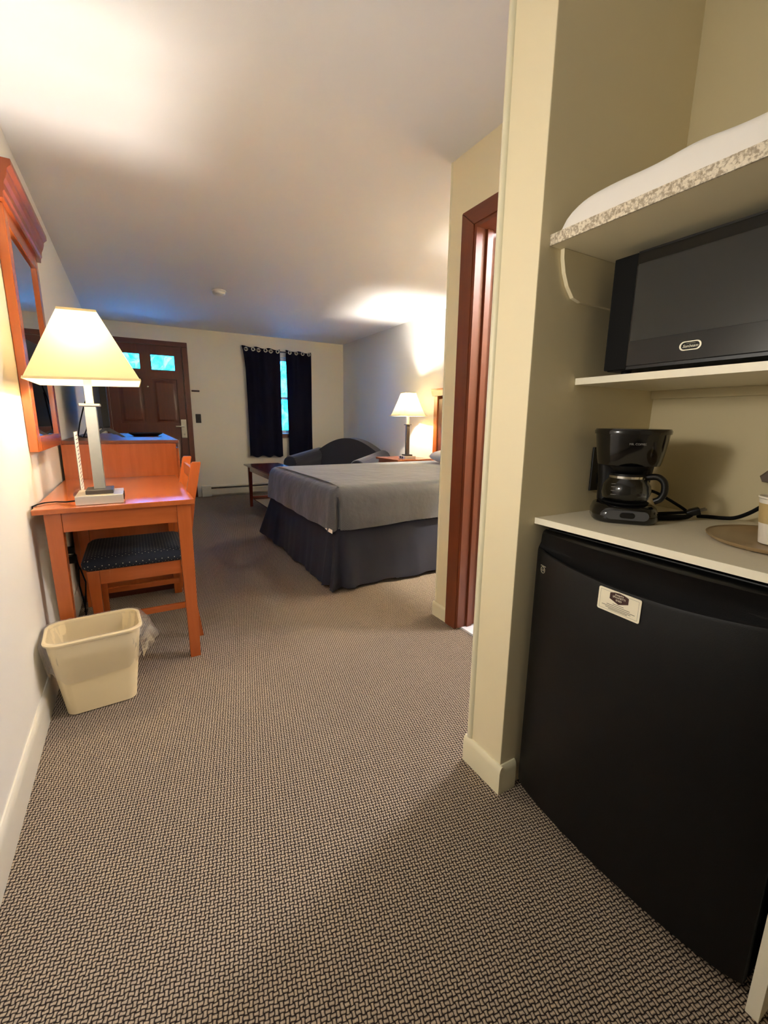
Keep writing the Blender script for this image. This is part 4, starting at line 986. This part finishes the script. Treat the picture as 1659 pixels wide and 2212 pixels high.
part('carafe_band', MB().loft([[(math.cos(2*math.pi*i/28)*r, -0.012+math.sin(2*math.pi*i/28)*r, z) for i in range(28)] for r, z in ((0.0455, 0.1145), (0.0455, 0.1225), (0.0435, 0.1225), (0.0435, 0.1145), (0.0455, 0.1145))], False, False).xf(MK), 'chrome', cf)
part('carafe_lid', MB().lathe([(0.043, 0.1228), (0.043, 0.128), (0.03, 0.1305)], (0, -0.012, 0), 24).xf(MK), 'black_plastic', cf)
part('carafe_handle', MB().tube(smooth([(0.040, -0.022, 0.119), (0.066, -0.030, 0.123), (0.082, -0.036, 0.110), (0.085, -0.037, 0.085), (0.078, -0.034, 0.066), (0.066, -0.030, 0.058)]), 0.0085, 10).xf(MK), 'black_plastic', cf)
for k, z in enumerate((0.075, 0.085, 0.095, 0.103)):
    part('level_mark', MB().box(-0.0065, 0.0065-0.003*(k % 2), -0.0005, 0.0005, -0.0006, 0.0006).xf(MK @ Matrix.Translation((-0.036, -0.0605+0.0012*k, z))), 'dim_print', cf)
# coiled cord with plug lying beside it
cz = 0.8785
pts = [(1.235, 0.690, 0.955), (1.262, 0.668, 0.945), (1.30, 0.640, 0.92), (1.325, 0.615, 0.897), (1.315, 0.600, 0.884), (1.27, 0.615, 0.880), (1.225, 0.640, 0.880), (1.235, 0.660, 0.881), (1.28, 0.640, 0.882), (1.318, 0.610, 0.884), (1.31, 0.595, 0.889), (1.25, 0.615, 0.888), (1.22, 0.640, 0.888), (1.25, 0.650, 0.890), (1.29, 0.625, 0.893), (1.315, 0.602, 0.897)]
crd = part('power_cord', MB().tube(smooth(pts), 0.0042, 7), 'black_matte', cm)
MP = frame_mat((1.322, 0.594, 0.899), (0.64, -0.77, 0), (0.77, 0.64, 0), (0, 0, 1)) @ Matrix.Rotation(R(-20), 4, 'Y')
part('plug', MB().loft([[(x, y*k, z*k) for y, z in rrect(0, 0, 0.026, 0.020, 0.006, 3)] for x, k in ((-0.018, 0.6), (-0.008, 0.95), (0.012, 1.0))]).xf(MP), 'black_plastic', crd)
for y in (-0.0065, 0.0065): part('plug_prong', MB().box(0.0122, 0.029, y-0.0008, y+0.0008, -0.003, 0.003).xf(MP), 'steel', crd)

# second cord running off to the right
single('appliance_cord', MB().tube(smooth([(1.36, 0.60, 0.8815), (1.385, 0.585, 0.8805), (1.40, 0.555, 0.881), (1.405, 0.53, 0.886), (1.405, 0.50, 0.905), (1.415, 0.47, 0.935), (1.435, 0.44, 0.965), (1.445, 0.425, 0.985)]), 0.0052, 8), 'black_matte', 'thick black cord curving up the wall behind the tray', 'cord')
bo_ = thing('wall_adapter', 'brown outlet adapter on the wall above the paper cup', 'outlet', (1.459, 0.44, 1.0))
part('housing', MB().loft([[(1.459-0.0, y, z) for y, z in ((0.38, 0.985), (0.505, 0.985), (0.512, 1.0), (0.47, 1.045), (0.38, 1.06))], [(1.437, y, z) for y, z in ((0.385, 0.988), (0.498, 0.988), (0.502, 1.0), (0.465, 1.040), (0.385, 1.054))]]), 'brown_plate', bo_)
part('socket', MB().box(1.4352, 1.4368, 0.41, 0.45, 1.0, 1.03, bev=0.0006), 'black_matte', bo_)

# round tray and paper cups
ty = thing('round_tray', 'round tan tray on the countertop', 'tray', (1.235, 0.36, 0.874))
part('dish', MB().lathe([(0.128, 0.0005), (0.142, 0.003), (0.149, 0.009), (0.1495, 0.011), (0.147, 0.011), (0.138, 0.0055), (0.05, 0.0045)], (1.235, 0.36, 0.874), 56), 'tray_tan', ty)
part('rim', MB().lathe([(0.1495, 0.0112), (0.1505, 0.0118), (0.1495, 0.0126), (0.1470, 0.0122), (0.1495, 0.0112)], (1.235, 0.36, 0.874), 56, False, False), 'tray_tan', ty)
def cup(label, x, y, z):
    t = thing('paper_cup', label, 'cup', (x, y, z), 'paper cups on the tray')
    part('wall', MB().lathe([(0.028, 0.0005), (0.0285, 0.002), (0.039, 0.098), (0.0382, 0.098), (0.0278, 0.004)], (x, y, z), 28), 'cup_paper', t)
    part('rolled_rim', MB().lathe([(0.0385, 0.0982), (0.0408, 0.0995), (0.0412, 0.102), (0.0395, 0.1035), (0.0385, 0.102), (0.0385, 0.0982)], (x, y, z), 28, False, False), 'cup_paper', t)
    part('printed_band', MB().lathe([(0.0335+0.0002, 0.0455), (0.0382, 0.0885)], (x, y, z), 28, False, False), 'cup_print', t)
cup('white paper cup with a tan band at the right edge', 1.196, 0.372, 0.880)
